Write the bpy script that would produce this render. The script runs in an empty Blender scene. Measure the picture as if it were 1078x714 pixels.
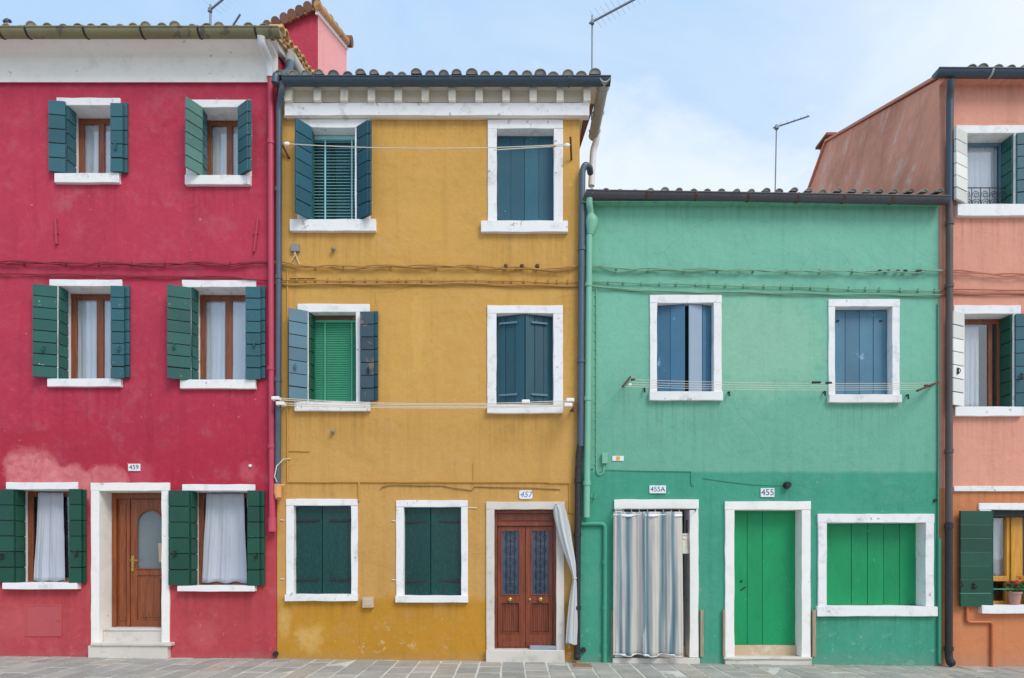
import bpy, bmesh, math, random
from mathutils import Vector, Matrix, noise as mnoise
random.seed(7)
R = random.uniform
SC = bpy.context.scene
COL = SC.collection
# ------------------------------------------------------------------ measuring grid
# the facades stand in the plane Y = 0; the street is at Y < 0; 68 units of the survey drawing are one metre
K, D, CX, HY, ZC = 68.0, 10.0, 539.5, 585.0, 1.63
def X(px, Y=0.0): return (px - CX) / K * (D + Y) / D
def Z(py, Y=0.0): return ZC + (HY - py) / K * (D + Y) / D
def GZ(x): return -0.006 - 0.01066 * x          # the pavement falls gently to the right
def lin(v):
    v /= 255.0
    return v / 12.92 if v <= 0.04045 else ((v + 0.055) / 1.055) ** 2.4
def c(r, g, b, k=0.94): return (min(lin(r) / k, .95), min(lin(g) / k, .95), min(lin(b) / k, .95), 1.0)

# ------------------------------------------------------------------ mesh builder
class MB:
    def __init__(s):
        s.v, s.f, s.m, s.a, s.uv = [], [], [], [], {}
    def add(s, vs, fs, m=0, a=0.0):
        o = len(s.v); s.v += [tuple(p) for p in vs]
        for f in fs:
            s.f.append(tuple(i + o for i in f)); s.m.append(m); s.a.append(a)
        return o
    def box(s, x0, x1, y0, y1, z0, z1, m=0, a=0.0):
        x0, x1 = sorted((x0, x1)); y0, y1 = sorted((y0, y1)); z0, z1 = sorted((z0, z1))
        s.add([(x0,y0,z0),(x1,y0,z0),(x1,y1,z0),(x0,y1,z0),(x0,y0,z1),(x1,y0,z1),(x1,y1,z1),(x0,y1,z1)],
              [(0,3,2,1),(4,5,6,7),(0,1,5,4),(1,2,6,5),(2,3,7,6),(3,0,4,7)], m, a)
    def obox(s, o, u, v, w, m=0, a=0.0):
        o, u, v, w = Vector(o), Vector(u), Vector(v), Vector(w)
        p = [o, o+u, o+u+v, o+v]; p += [q + w for q in p]
        s.add(p, [(0,3,2,1),(4,5,6,7),(0,1,5,4),(1,2,6,5),(2,3,7,6),(3,0,4,7)], m, a)
    def slab(s, x0, x1, y0, y1, z0, z1, j=0.0042, step=0.2, m=0):
        """a box whose long edges wander a little, as hand-laid stone does"""
        x0, x1 = sorted((x0, x1)); z0, z1 = sorted((z0, z1))
        ax = 0 if (x1 - x0) > (z1 - z0) else 2
        L = (x1 - x0) if ax == 0 else (z1 - z0)
        n = max(1, int(L / step)); vs = []
        for i in range(n + 1):
            t = i / n
            for (a, b) in ((0,0),(1,0),(1,1),(0,1)):
                q = R(-j, j); q2 = R(-j, j) * .5
                if ax == 0: vs.append((x0 + L*t, (y0 + q2, y1)[b], (z0, z1)[a] + q))
                else: vs.append(((x0, x1)[a] + q, (y0 + q2, y1)[b], z0 + L*t))
        fs = [(3,2,1,0), (4*n, 4*n+1, 4*n+2, 4*n+3)]
        for i in range(n):
            for k in range(4):
                fs.append((4*i+k, 4*i+(k+1)%4, 4*i+4+(k+1)%4, 4*i+4+k))
        s.add(vs, fs, m)
    def prism(s, poly, y0, y1, m=0, a=0.0):
        n = len(poly)
        vs = [(x, y0, z) for x, z in poly] + [(x, y1, z) for x, z in poly]
        fs = [tuple(range(n)), tuple(range(2*n-1, n-1, -1))]
        fs += [(i, (i+1)%n, n+(i+1)%n, n+i) for i in range(n)]
        s.add(vs, fs, m, a)
    def prismx(s, poly, x0, x1, m=0, dz=0.0, a=0.0):
        n = len(poly)
        vs = [(x0, y, z) for y, z in poly] + [(x1, y, z + dz) for y, z in poly]
        fs = [tuple(range(n)), tuple(range(2*n-1, n-1, -1))]
        fs += [(i, (i+1)%n, n+(i+1)%n, n+i) for i in range(n)]
        s.add(vs, fs, m, a)
    def tube(s, path, r, n=10, m=0, mf=None, cap=True, a=0.0):
        P = [Vector(p) for p in path]; rs = r if isinstance(r, (list, tuple)) else [r]*len(P)
        T = []
        for i in range(len(P)):
            t = (P[min(i+1, len(P)-1)] - P[max(i-1, 0)])
            T.append(t.normalized() if t.length > 1e-9 else Vector((0,0,1)))
        up = Vector((0,1,0)) if abs(T[0].y) < .9 else Vector((1,0,0))
        nrm = T[0].cross(up).normalized(); vs = []
        for i in range(len(P)):
            nrm = (nrm - T[i] * nrm.dot(T[i])).normalized(); b = T[i].cross(nrm)
            for k in range(n):
                g = 2*math.pi*k/n
                vs.append(P[i] + (nrm*math.cos(g) + b*math.sin(g)) * rs[i])
        o = len(s.v); s.v += [tuple(p) for p in vs]
        for i in range(len(P)-1):
            mm = mf(P[i].x) if mf else m
            for k in range(n):
                s.f.append((o+i*n+k, o+i*n+(k+1)%n, o+i*n+n+(k+1)%n, o+i*n+n+k)); s.m.append(mm); s.a.append(a)
        if cap:
            s.f.append(tuple(o+k for k in range(n-1,-1,-1))); s.m.append(mf(P[0].x) if mf else m); s.a.append(a)
            e = o + (len(P)-1)*n
            s.f.append(tuple(e+k for k in range(n))); s.m.append(mf(P[-1].x) if mf else m); s.a.append(a)
    def ball(s, ctr, r, m=0, n=10, sc=(1,1,1)):
        vs, fs = [], []
        for i in range(n+1):
            t = math.pi*i/n
            for k in range(n):
                g = 2*math.pi*k/n
                vs.append((ctr[0]+r*sc[0]*math.sin(t)*math.cos(g), ctr[1]+r*sc[1]*math.sin(t)*math.sin(g), ctr[2]+r*sc[2]*math.cos(t)))
        for i in range(n):
            for k in range(n): fs.append((i*n+k, i*n+(k+1)%n, i*n+n+(k+1)%n, i*n+n+k))
        s.add(vs, fs, m)
    def build(s, name, mats, parent=None, smooth=False, bevel=0.0, angle=40, uv=None):
        me = bpy.data.meshes.new(name)
        base = wloc(parent) if parent else Vector((0,0,0))
        if not isinstance(mats, (list, tuple)): mats = [mats]
        me.from_pydata([tuple(Vector(p) - base) for p in s.v], [], s.f)
        for m in mats: me.materials.append(m)
        for i, p in enumerate(me.polygons): p.material_index = s.m[i]
        at = me.attributes.new('var', 'FLOAT', 'FACE')
        for i in range(len(s.f)): at.data[i].value = s.a[i]
        if uv:
            l = me.uv_layers.new(name='UVMap')
            for lp in me.loops: l.data[lp.index].uv = uv[lp.vertex_index]
        bm = bmesh.new(); bm.from_mesh(me)
        bmesh.ops.recalc_face_normals(bm, faces=bm.faces)
        bm.to_mesh(me); bm.free()
        if smooth:
            me.polygons.foreach_set('use_smooth', [True]*len(me.polygons))
            try: me.set_sharp_from_angle(angle=math.radians(angle))
            except Exception: pass
        o = bpy.data.objects.new(name, me); COL.objects.link(o)
        if parent: o.parent = parent
        if bevel:
            b = o.modifiers.new('Bevel', 'BEVEL'); b.width = bevel; b.segments = 2
            b.limit_method = 'ANGLE'; b.angle_limit = math.radians(50)
        return o

def wloc(o):
    v = Vector((0,0,0))
    while o: v = v + o.location; o = o.parent
    return v
def empty(name, loc):
    o = bpy.data.objects.new(name, None); COL.objects.link(o); o.location = loc
    o.empty_display_size = .2
    return o
def tag(o, label=None, cat=None, group=None, kind=None):
    if label: o['label'] = label
    if cat: o['category'] = cat
    if group: o['group'] = group
    if kind: o['kind'] = kind
    return o
def lab(o, text): o['label'] = text; return o

# ------------------------------------------------------------------ materials
def newmat(name):
    m = bpy.data.materials.new(name); m.use_nodes = True
    nt = m.node_tree; b = nt.nodes['Principled BSDF']
    return m, nt, b
def nd(nt, t, ins=None, **at):
    n = nt.nodes.new(t)
    for k, v in at.items(): setattr(n, k, v)
    for k, v in (ins or {}).items():
        if isinstance(v, bpy.types.NodeSocket): nt.links.new(v, n.inputs[k])
        else: n.inputs[k].default_value = v
    return n
def mixc(nt, f, a, b, bt='MIX'):
    n = nt.nodes.new('ShaderNodeMix'); n.data_type = 'RGBA'; n.blend_type = bt
    for i, v in ((0, f), (6, a), (7, b)):
        if isinstance(v, bpy.types.NodeSocket): nt.links.new(v, n.inputs[i])
        else: n.inputs[i].default_value = v
    return n.outputs[2]
def mth(nt, op, a, b=0.0, cc=None):
    n = nt.nodes.new('ShaderNodeMath'); n.operation = op
    for i, v in enumerate((a, b) if cc is None else (a, b, cc)):
        if isinstance(v, bpy.types.NodeSocket): nt.links.new(v, n.inputs[i])
        else: n.inputs[i].default_value = v
    return n.outputs[0]
def mr(nt, v, a, b, c0=0.0, c1=1.0, smooth=True):
    n = nd(nt, 'ShaderNodeMapRange', {'Value': v, 'From Min': a, 'From Max': b, 'To Min': c0, 'To Max': c1})
    if smooth: n.interpolation_type = 'SMOOTHSTEP'
    return n.outputs[0]
def pos(nt): return nd(nt, 'ShaderNodeNewGeometry').outputs['Position']
def noi(nt, vec, scale, detail=4.0, rough=.55, dist=0.0):
    return nd(nt, 'ShaderNodeTexNoise', {'Vector': vec, 'Scale': scale, 'Detail': detail, 'Roughness': rough, 'Distortion': dist}).outputs[0]
def scl(nt, vec, s, off=(0,0,0)):
    return nd(nt, 'ShaderNodeMapping', {'Vector': vec, 'Scale': s, 'Location': off}).outputs[0]
def bump(nt, b, h, st, dist=.02, prev=None):
    n = nd(nt, 'ShaderNodeBump', {'Height': h, 'Strength': st, 'Distance': dist})
    if prev: nt.links.new(prev, n.inputs['Normal'])
    nt.links.new(n.outputs[0], b.inputs['Normal']); return n.outputs[0]
def gray(v): return (v, v, v, 1)

def plaster(name, top, low, zsplit, soft=.25, edge=.5, patches=(), chip=(.75,.7,.66,1), chipz=.5, seed=0.0, mott=.22, mid=None, chipamt=.6, damp=.75, drips=(), crack=.28):
    m, nt, b = newmat(name); p0 = pos(nt)
    p = scl(nt, p0, (1,1,1), (seed, seed*.7, seed*1.3))
    sep = nd(nt, 'ShaderNodeSeparateXYZ', {'Vector': p0})
    zx, zz = sep.outputs[0], sep.outputs[2]
    n1 = noi(nt, p, .7, 7, .62, .4); n2 = noi(nt, p, 2.6, 6, .6); n3 = noi(nt, p, 55, 4, .6); n4 = noi(nt, p, 9, 5, .65)
    st = noi(nt, scl(nt, p, (5, 5, .22)), 1.6, 6, .6)
    h = mth(nt, 'ADD', zz, mth(nt, 'MULTIPLY', mth(nt, 'SUBTRACT', n2, .5), edge))
    zm = mr(nt, h, zsplit - soft, zsplit + soft)
    colt = nd(nt, 'ShaderNodeRGB').outputs[0]; colt.default_value = top
    if mid:
        colt = mixc(nt, mr(nt, mth(nt, 'ADD', zz, mth(nt, 'MULTIPLY', mth(nt, 'SUBTRACT', n1, .5), 1.6)), mid[1]-mid[2], mid[1]+mid[2], 1, 0), colt, mid[0])
    colr = mixc(nt, zm, low, colt)
    n5 = noi(nt, p, 5.2, 7, .7, .8)
    colr = mixc(nt, mr(nt, n5, .5, .72, 0, mott), colr, mixc(nt, 1.0, colr, (.80,.76,.74,1), 'MULTIPLY'))
    colr = mixc(nt, mr(nt, n5, .5, .3, 0, mott*.6), colr, mixc(nt, .12, colr, (.9,.88,.84,1)))
    # mottling: damp darker clouds, paler chalky clouds, vertical runs
    colr = mixc(nt, mr(nt, n1, .42, .68, 0, mott), colr, gray(damp), 'MULTIPLY')
    colr = mixc(nt, mr(nt, n2, .52, .8, 0, mott*.9), colr, mixc(nt, .22, colr, (.8,.78,.74,1)))
    colr = mixc(nt, mr(nt, st, .5, .72, 0, .34), colr, gray(.74), 'MULTIPLY')
    colr = mixc(nt, mr(nt, n4, .5, .75, 0, .20), colr, gray(.66), 'MULTIPLY')
    colr = mixc(nt, mr(nt, n3, .35, .7, 0, .10), colr, gray(.7), 'MULTIPLY')
    for (cx, cz, rx, rz, pc, amt) in patches:
        dx = mth(nt, 'DIVIDE', mth(nt, 'SUBTRACT', zx, cx), rx); dz = mth(nt, 'DIVIDE', mth(nt, 'SUBTRACT', zz, cz), rz)
        d = mth(nt, 'SQRT', mth(nt, 'ADD', mth(nt, 'POWER', mth(nt, 'ABSOLUTE', dx), 2.4), mth(nt, 'POWER', mth(nt, 'ABSOLUTE', dz), 2.4)))
        d = mth(nt, 'ADD', d, mth(nt, 'ADD', mth(nt, 'MULTIPLY', mth(nt, 'SUBTRACT', n2, .5), 1.3), mth(nt, 'MULTIPLY', mth(nt, 'SUBTRACT', n4, .5), .5 if amt > .6 else 1.6)))
        f = mth(nt, 'MULTIPLY', mr(nt, d, .68 if amt > .6 else .3, 1.0, 1, 0), mr(nt, n4, .3, .65, amt*.55, amt))
        colr = mixc(nt, f, colr, pc)
    # rain runs below sills, brackets and fixings
    if drips:
        run = noi(nt, scl(nt, p, (16, 4, .45)), 1.0, 5, .7); tot = None
        for (xa, xb, zs, L) in drips:
            wx = mth(nt, 'MULTIPLY', mr(nt, zx, xa-.05, xa+.04), mr(nt, zx, xb-.04, xb+.05, 1, 0))
            wz = mth(nt, 'MULTIPLY', mr(nt, zz, zs-L, zs, 0, 1), mr(nt, zz, zs, zs+.02, 1, 0))
            q = mth(nt, 'MULTIPLY', wx, wz); tot = q if tot is None else mth(nt, 'MAXIMUM', tot, q)
        colr = mixc(nt, mth(nt, 'MULTIPLY', mth(nt, 'MULTIPLY', tot, mr(nt, run, .42, .66)), .38), colr, mixc(nt, 1.0, colr, (.58,.54,.52,1), 'MULTIPLY'))
    # hairline cracks, only here and there
    wob = nd(nt, 'ShaderNodeMix', {0: .12}, data_type='VECTOR')
    nt.links.new(p, wob.inputs[4]); nt.links.new(nd(nt, 'ShaderNodeTexNoise', {'Vector': p, 'Scale': 2.2, 'Detail': 6}).outputs['Color'], wob.inputs[5])
    vo = nd(nt, 'ShaderNodeTexVoronoi', {'Vector': wob.outputs[1], 'Scale': .75}, feature='DISTANCE_TO_EDGE').outputs['Distance']
    ck = mth(nt, 'MULTIPLY', mr(nt, vo, .0, .006, 1, 0), mr(nt, n1, .50, .58))
    colr = mixc(nt, mth(nt, 'MULTIPLY', ck, crack), colr, mixc(nt, 1.0, colr, gray(.42), 'MULTIPLY'))
    # flaked and salt-bleached spots near the pavement
    low_ = mth(nt, 'MULTIPLY', mr(nt, zz, 0.0, chipz*2.2, 1, 0), mr(nt, n1, .42, .6))
    ch = mth(nt, 'MULTIPLY', mr(nt, n4, .58, .66), low_)
    colr = mixc(nt, mth(nt, 'MULTIPLY', ch, chipamt), colr, chip)
    pe = mth(nt, 'MULTIPLY', mr(nt, noi(nt, p, 14, 3, .5), .73, .76), .35)
    colr = mixc(nt, pe, colr, chip)
    # splash-back grime in the last hand's breadth
    colr = mixc(nt, mth(nt, 'MULTIPLY', mr(nt, mth(nt, 'ADD', zz, mth(nt, 'MULTIPLY', n2, .25)), .08, .32, 1, 0), .22), colr, (.30,.29,.25,1))
    nt.links.new(colr, b.inputs['Base Color']); b.inputs['Roughness'].default_value = .92
    b.inputs['Specular IOR Level'].default_value = .2
    hgt = mth(nt, 'ADD', mth(nt, 'MULTIPLY', n1, 1.6), mth(nt, 'ADD', mth(nt, 'MULTIPLY', n2, .5), mth(nt, 'ADD', mth(nt, 'MULTIPLY', n4, .22), mth(nt, 'MULTIPLY', n3, .05))))
    bump(nt, b, hgt, .55, .045)
    return m

def surf(name, col, rough=.5, var=.18, grain=30, wear=None, wearamt=0.0, wsc=12, stretch=(1,1,1), bmp=.15, spec=.4, metal=0.0, dirt=None, attr=0.0, coat=0.0):
    """painted / worn surface: colour clouds, chips showing 'wear', fine bump"""
    m, nt, b = newmat(name); p = scl(nt, pos(nt), stretch)
    n1 = noi(nt, p, 1.7, 6, .6); n2 = noi(nt, p, grain, 5, .6); n3 = noi(nt, p, wsc, 5, .62)
    cl = mixc(nt, mr(nt, n1, .35, .7, 0, var*2), col, mixc(nt, 1.0, col, gray(.62), 'MULTIPLY'))
    cl = mixc(nt, mr(nt, n2, .4, .75, 0, var*.8), cl, mixc(nt, .16, col, (.75,.75,.72,1)))
    if dirt: cl = mixc(nt, mr(nt, noi(nt, p, 4.5, 6, .7), .5, .72, 0, .75), cl, dirt)
    if wear: cl = mixc(nt, mr(nt, n3, .70 - wearamt, .73 - wearamt, 0, .9), cl, wear)
    if attr:
        at = nd(nt, 'ShaderNodeAttribute', attribute_name='var').outputs['Fac']
        cl = mixc(nt, mth(nt, 'MULTIPLY', at, attr), cl, mixc(nt, 1.0, cl, gray(.35), 'MULTIPLY'))
    nt.links.new(cl, b.inputs['Base Color'])
    nt.links.new(mr(nt, n2, .3, .7, rough*.82, min(1, rough*1.15)), b.inputs['Roughness'])
    b.inputs['Specular IOR Level'].default_value = spec; b.inputs['Metallic'].default_value = metal
    b.inputs['Coat Weight'].default_value = coat
    if bmp: bump(nt, b, mth(nt, 'ADD', mth(nt, 'MULTIPLY', n3, .6), mth(nt, 'MULTIPLY', n2, .12)), bmp*.7, .008)
    return m

def wood(name, c1, c2, rough=.45, vertical=True):
    m, nt, b = newmat(name); p = scl(nt, pos(nt), (9, 9, .7) if vertical else (.7, 9, 9))
    n1 = noi(nt, p, 3.0, 8, .65, .8); n2 = noi(nt, p, 12, 5, .6)
    cl = mixc(nt, mr(nt, n1, .3, .72), c1, c2)
    cl = mixc(nt, mr(nt, n2, .5, .75, 0, .35), cl, gray(.4), 'MULTIPLY')
    nt.links.new(cl, b.inputs['Base Color']); b.inputs['Roughness'].default_value = rough
    bump(nt, b, n2, .15, .008)
    return m

def glassmat(name, tint, rough=.02, base=.10):
    m, nt, b = newmat(name); out = nt.nodes['Material Output']
    tr = nd(nt, 'ShaderNodeBsdfTransparent', {'Color': tint}); gl = nd(nt, 'ShaderNodeBsdfGlossy', {'Color': (.95,.97,1,1), 'Roughness': rough})
    lw = nd(nt, 'ShaderNodeLayerWeight', {'Blend': .5}); f = mth(nt, 'ADD', mth(nt, 'POWER', lw.outputs['Facing'], 4.0), base, 0.0)
    f = mth(nt, 'MINIMUM', f, .9)
    bp = nd(nt, 'ShaderNodeBump', {'Height': noi(nt, pos(nt), 2.5, 2, .5), 'Strength': .05, 'Distance': .02})
    nt.links.new(bp.outputs[0], gl.inputs['Normal'])
    mx = nd(nt, 'ShaderNodeMixShader', {0: f, 1: tr.outputs[0], 2: gl.outputs[0]})
    nt.links.new(mx.outputs[0], out.inputs['Surface']); nt.nodes.remove(b)
    return m

def cloth(name, col, stripes=None, see=.0, dirty=.1, lace=0.0):
    m, nt, b = newmat(name)
    n2 = noi(nt, pos(nt), 5, 5, .6)
    if stripes:
        uv = nd(nt, 'ShaderNodeUVMap', uv_map='UVMap').outputs[0]
        u = nd(nt, 'ShaderNodeSeparateXYZ', {'Vector': uv}).outputs[0]
        fr = mth(nt, 'FRACT', mth(nt, 'MULTIPLY', u, stripes[0]))
        rp = nd(nt, 'ShaderNodeValToRGB', {'Fac': fr}); e = rp.color_ramp.elements
        for i, (q, cc) in enumerate(stripes[1]):
            el = e[i] if i < 2 else e.new(q)
            el.position = q; el.color = cc
        cl = rp.outputs[0]
    else:
        cl = nd(nt, 'ShaderNodeRGB').outputs[0]; cl.default_value = col
    cl = mixc(nt, mr(nt, n2, .5, .75, 0, dirty), cl, gray(.6), 'MULTIPLY')
    nt.links.new(cl, b.inputs['Base Color']); b.inputs['Roughness'].default_value = .95
    b.inputs['Specular IOR Level'].default_value = .1
    wv = noi(nt, pos(nt), 300, 2, .5); bump(nt, b, wv, .1, .003)
    out = nt.nodes['Material Output']
    if see:
        tl = nd(nt, 'ShaderNodeBsdfTranslucent', {'Color': cl})
        mx = nd(nt, 'ShaderNodeMixShader', {0: see, 1: b.outputs[0], 2: tl.outputs[0]})
        sh_ = mx.outputs[0]
        if lace:
            tp = nd(nt, 'ShaderNodeBsdfTransparent'); ln = noi(nt, scl(nt, pos(nt), (1,1,.6)), 45, 3, .6)
            sh_ = nd(nt, 'ShaderNodeMixShader', {0: mr(nt, ln, .35, .65, lace*.5, lace*1.5), 1: sh_, 2: tp.outputs[0]}).outputs[0]
        nt.links.new(sh_, out.inputs['Surface'])
    return m

RT, RL = c(188,62,84), c(184,72,78)
pinkpatch = c(218,132,134)
M = {}
M['red_plaster'] = plaster('red plaster', RT, RL, Z(560), .55, 1.2, seed=1.3, damp=.74, mott=.38, mid=(c(175,46,68), Z(440), 1.6), drips=[(X(a), X(b), Z(z), l) for a, b, z, l in ((61,128,192,.8),(197,266,194,.9),(54,130,407,.9),(193,271,409,.8),(8,86,620,.5),(191,271,623,.55),(55,66,258,.6),(264,275,266,.7))],
    patches=[(X(36), Z(500), .50, .52, pinkpatch, .85), (X(72), Z(510), .42, .36, pinkpatch, .8), (X(110), Z(511), .40, .36, pinkpatch, .62), (X(60), Z(466), 1.2, .35, c(168,46,62), .5), (X(220), Z(480), 1.3, .3, c(170,48,64), .4), (X(262), Z(497), .2, .2, c(215,120,130), .4), (X(150), Z(500), .25, .25, c(212,110,122), .35),
             (X(215), Z(668), .3, .3, c(215,125,125), .25), (X(20), Z(655), .55, .4, c(212,120,122), .25)], chip=c(225,170,160), chipamt=.3)
def streaks(m):
    nt = m.node_tree; b = nt.nodes['Principled BSDF']; l = b.inputs['Base Color'].links[0]; src = l.from_socket
    p = pos(nt); rt = nd(nt, 'ShaderNodeMapping', {'Vector': p, 'Rotation': (math.radians(-40), 0, 0), 'Scale': (1, 1, 1)}).outputs[0]
    n = noi(nt, scl(nt, rt, (1, 2.6, .32)), 1.5, 7, .65, .3); k = noi(nt, p, 6, 5, .65)
    f = mth(nt, 'MULTIPLY', mr(nt, n, .50, .66), mr(nt, k, .35, .65, .05, .6))
    cl = mixc(nt, f, src, c(232,214,200)); n_ = noi(nt, scl(nt, rt, (1, 2.0, .4)), 1.2, 6, .6, .3)
    cl = mixc(nt, mr(nt, n_, .5, .7, 0, .32), cl, mixc(nt, 1.0, cl, gray(.6), 'MULTIPLY'))
    nt.links.new(cl, b.inputs['Base Color'])
M['red_dark'] = plaster('red gable plaster', c(186,66,84), c(186,66,84), 0, seed=4.0)
M['red_pale'] = plaster('pale pink plaster', c(248,172,172), c(248,172,172), 0, seed=6.0, mott=.1)
M['yellow_plaster'] = plaster('ochre plaster', c(206,158,84), c(190,137,48), Z(632), .10, .35, seed=11.7, damp=.76, mid=(c(201,154,88), Z(470), 1.2), mott=.26,
    patches=[(X(325), Z(672), .30, .26, c(228,196,130), .45), (X(300), Z(655), .12, .35, c(220,190,130), .4), (X(598), Z(230), .12, .9, c(170,128,70), .35), (X(440), Z(352), .12, 1.0, c(224,180,100), .35)], chip=c(226,200,150), chipamt=.5, drips=[(X(a), X(b), Z(z), l) for a, b, z, l in ((307,397,243,.9),(507,598,244,1.0),(312,391,432,.8),(514,593,435,.9),(302,378,633,.4),(418,494,634,.4),(305,316,283,.8),(520,600,284,.35),(300,600,509,.25),(383,395,640,.4),(299,620,126,.35))])
M['green_plaster'] = plaster('sea green plaster', c(122,184,159), c(72,154,128), Z(497), .03, .03, seed=21.1, damp=.78, mid=(c(110,171,147), Z(430), 1.1), mott=.30,
    patches=[(X(800), Z(360), 1.3, 1.0, c(152,190,164), .6), (X(940), Z(640), .4, .3, c(100,168,148), .4)], chip=c(170,205,190), chipamt=.3, drips=[(X(a), X(b), Z(z), l) for a, b, z, l in ((684,760,422,.9),(872,947,424,.9),(655,667,408,.7),(859,985,649,.5),(620,985,214,.45),(684,702,520,.3),(824,833,515,.5),(633,641,489,.5))])
M['salmon_plaster'] = plaster('salmon plaster', c(220,155,133), c(203,130,88), Z(514), .012, .01, seed=31.0, mott=.22, chip=c(225,180,150), chipamt=.3, drips=[(X(a), X(b), Z(z), l) for a, b, z, l in ((1005,1082,227,.8),(1003,1075,438,.8),(1003,1100,518,.4),(1000,1100,86,.4))])
M['salmon_side'] = plaster('weathered salmon gable plaster', c(236,168,140), c(236,168,140), 0, seed=35.0, mott=.6, damp=.62, chip=c(225,205,190),
    patches=[(X(995)*1.0, Z(130), 4, .4, c(190,135,120), .2)])
streaks(M['salmon_side'])
M['white'] = surf('white limewash stone', c(234,232,231), .75, .06, 40, wear=c(176,170,160), wearamt=.055, wsc=8, bmp=.4, spec=.25, dirt=c(192,190,188))
M['white_clean'] = surf('white painted render', c(238,234,228), .7, .05, 30, bmp=.2, spec=.25, wear=c(190,186,178), wearamt=.04, wsc=6, dirt=c(220,216,208))
M['cream'] = surf('cream eave paint', c(238,229,214), .8, .10, 20, bmp=.2, spec=.2, dirt=c(188,178,164))
M['soffit'] = surf('eave boarding', c(226,216,200), .85, .14, 14, bmp=.25, spec=.2)
M['stone'] = surf('istrian stone', c(214,206,196), .7, .12, 35, bmp=.3, spec=.25, dirt=c(176,168,156))
M['stone_tan'] = surf('tan step stone', c(196,170,140), .75, .15, 30, bmp=.3, spec=.2, dirt=c(226,220,210))
SEAM = {'shut_white': 'shut_bottle'}
M['seam'] = surf('dark paint in the board joints', c(14,34,36), .7, .1, 30, bmp=0)
M['seam_pale'] = surf('pale paint in the board joints', c(112,168,146), .6, .1, 30, bmp=0)
M['shut_teal'] = surf('blue green shutter paint', c(54,102,112), .42, .18, 45, wear=c(160,180,172), wearamt=0.01, wsc=16, bmp=.3, attr=.4)
M['shut_green'] = surf('dark green shutter paint', c(40,96,88), .42, .18, 45, wear=c(190,200,180), wearamt=0.02, wsc=15, bmp=.3, attr=.4)
M['shut_bottle'] = surf('bottle green shutter paint', c(26,80,62), .35, .15, 45, wear=c(120,160,140), wearamt=0.0, wsc=16, bmp=.25, attr=.4)
M['shut_sage'] = surf('faded green shutter paint', c(92,134,126), .5, .2, 40, wear=c(222,215,200), wearamt=.015, wsc=7, stretch=(1,1,2.2), bmp=.35, attr=.4)
M['shut_blue'] = surf('faded blue shutter paint', c(40,96,114), .4, .16, 45, wear=c(150,178,190), wearamt=0.0, wsc=14, bmp=.25, attr=.4)
M['shut_slate'] = surf('slate blue shutter paint', c(88,124,140), .5, .15, 40, wear=c(150,170,180), wearamt=0.02, wsc=10, bmp=.25, attr=.4)
M['shut_worn'] = surf('shutter paint worn to wood', c(60,86,98), .6, .25, 40, wear=c(128,106,94), wearamt=.17, wsc=3.2, bmp=.4, attr=.4)
M['shut_navy'] = surf('dark petrol shutter paint', c(34,84,98), .4, .18, 45, wear=c(110,150,165), wearamt=0.0, wsc=14, stretch=(2,2,.6), bmp=.25, attr=.4)
M['shut_sky'] = surf('washed blue shutter paint', c(78,124,148), .5, .2, 40, wear=c(130,165,188), wearamt=.05, wsc=3, bmp=.25, attr=.4)
M['shut_blue2'] = surf('blue shutter paint', c(60,110,140), .5, .18, 40, wear=c(120,160,185), wearamt=0.03, wsc=6, bmp=.25, attr=.4)
M['shut_lit'] = surf('lit blue shutter paint', c(164,182,202), .6, .1, 30, bmp=.2, attr=.4)  # blue paint lightened: light on the angled leaf is put into its colour
M['shut_gloss'] = surf('glossy bottle green paint', c(2,64,60), .26, .25, 30, bmp=.04, coat=.05, spec=.4, stretch=(3,3,.5), attr=.08)
M['shut_white'] = surf('white shutter boards', c(232,232,226), .6, .08, 30, bmp=.2, wear=c(180,180,165), wearamt=-.02, attr=.4)
M['bright_green'] = surf('bright green board paint', c(0,148,90), .5, .18, 45, wear=c(150,200,170), wearamt=.01, wsc=10, dirt=c(8,134,82), bmp=.3, stretch=(2,2,.8), attr=.25)
M['door_brown'] = wood('varnished door wood', c(150,82,44), c(112,56,30), .35)
M['door_red'] = wood('red brown door wood', c(142,70,42), c(106,48,28), .35)
M['sash_brown'] = wood('brown sash wood', c(140,80,50), c(104,54,34), .45)
M['sash_yellow'] = wood('yellow pine sash', c(222,162,62), c(190,128,44), .4)
M['slat_wood'] = wood('grey weathered timber', c(176,156,130), c(140,122,100), .8)
M['glass'] = glassmat('window glass', (.95,.97,.98,1), .015, .11)
M['frost'] = surf('pebbled glass', c(112,120,122), .18, .15, 60, bmp=.5, spec=.7)
M['door_glass'] = surf('dark bluish door glass', c(58,78,104), .12, .2, 25, bmp=.1, spec=.7)
M['dark'] = surf('painted dark for unlit interior', (.012,.013,.014,1), .9, .1, bmp=0)  # near-black colour standing in for the shade of unlit rooms
M['lace'] = cloth('lace curtain cloth', c(228,228,231), see=.3, lace=.02)
M['white_cloth'] = cloth('white cotton cloth', c(196,200,210), see=.15)
cre, blu, mdb = c(206,200,192), c(122,144,152), c(162,172,175)
M['stripe'] = cloth('striped door curtain cloth', None, (3.0, [(0.0, cre), (.16, cre), (.22, mdb), (.30, blu), (.40, c(152,166,170)), (.46, cre), (.56, c(200,198,196)), (.62, blu), (.70, c(112,136,146)), (.78, mdb), (.84, cre), (1.0, cre)]), see=.12)
M['grey_cloth'] = cloth('grey and white striped cloth', None, (9.0, [(0.0, c(204,205,203)), (.45, c(200,201,200)), (.55, c(178,183,185)), (.75, c(186,190,192)), (.85, c(206,206,204)), (1.0, c(204,205,203))]), see=.1)
M['hem'] = cloth('white hem tape', c(228,230,234))
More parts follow.
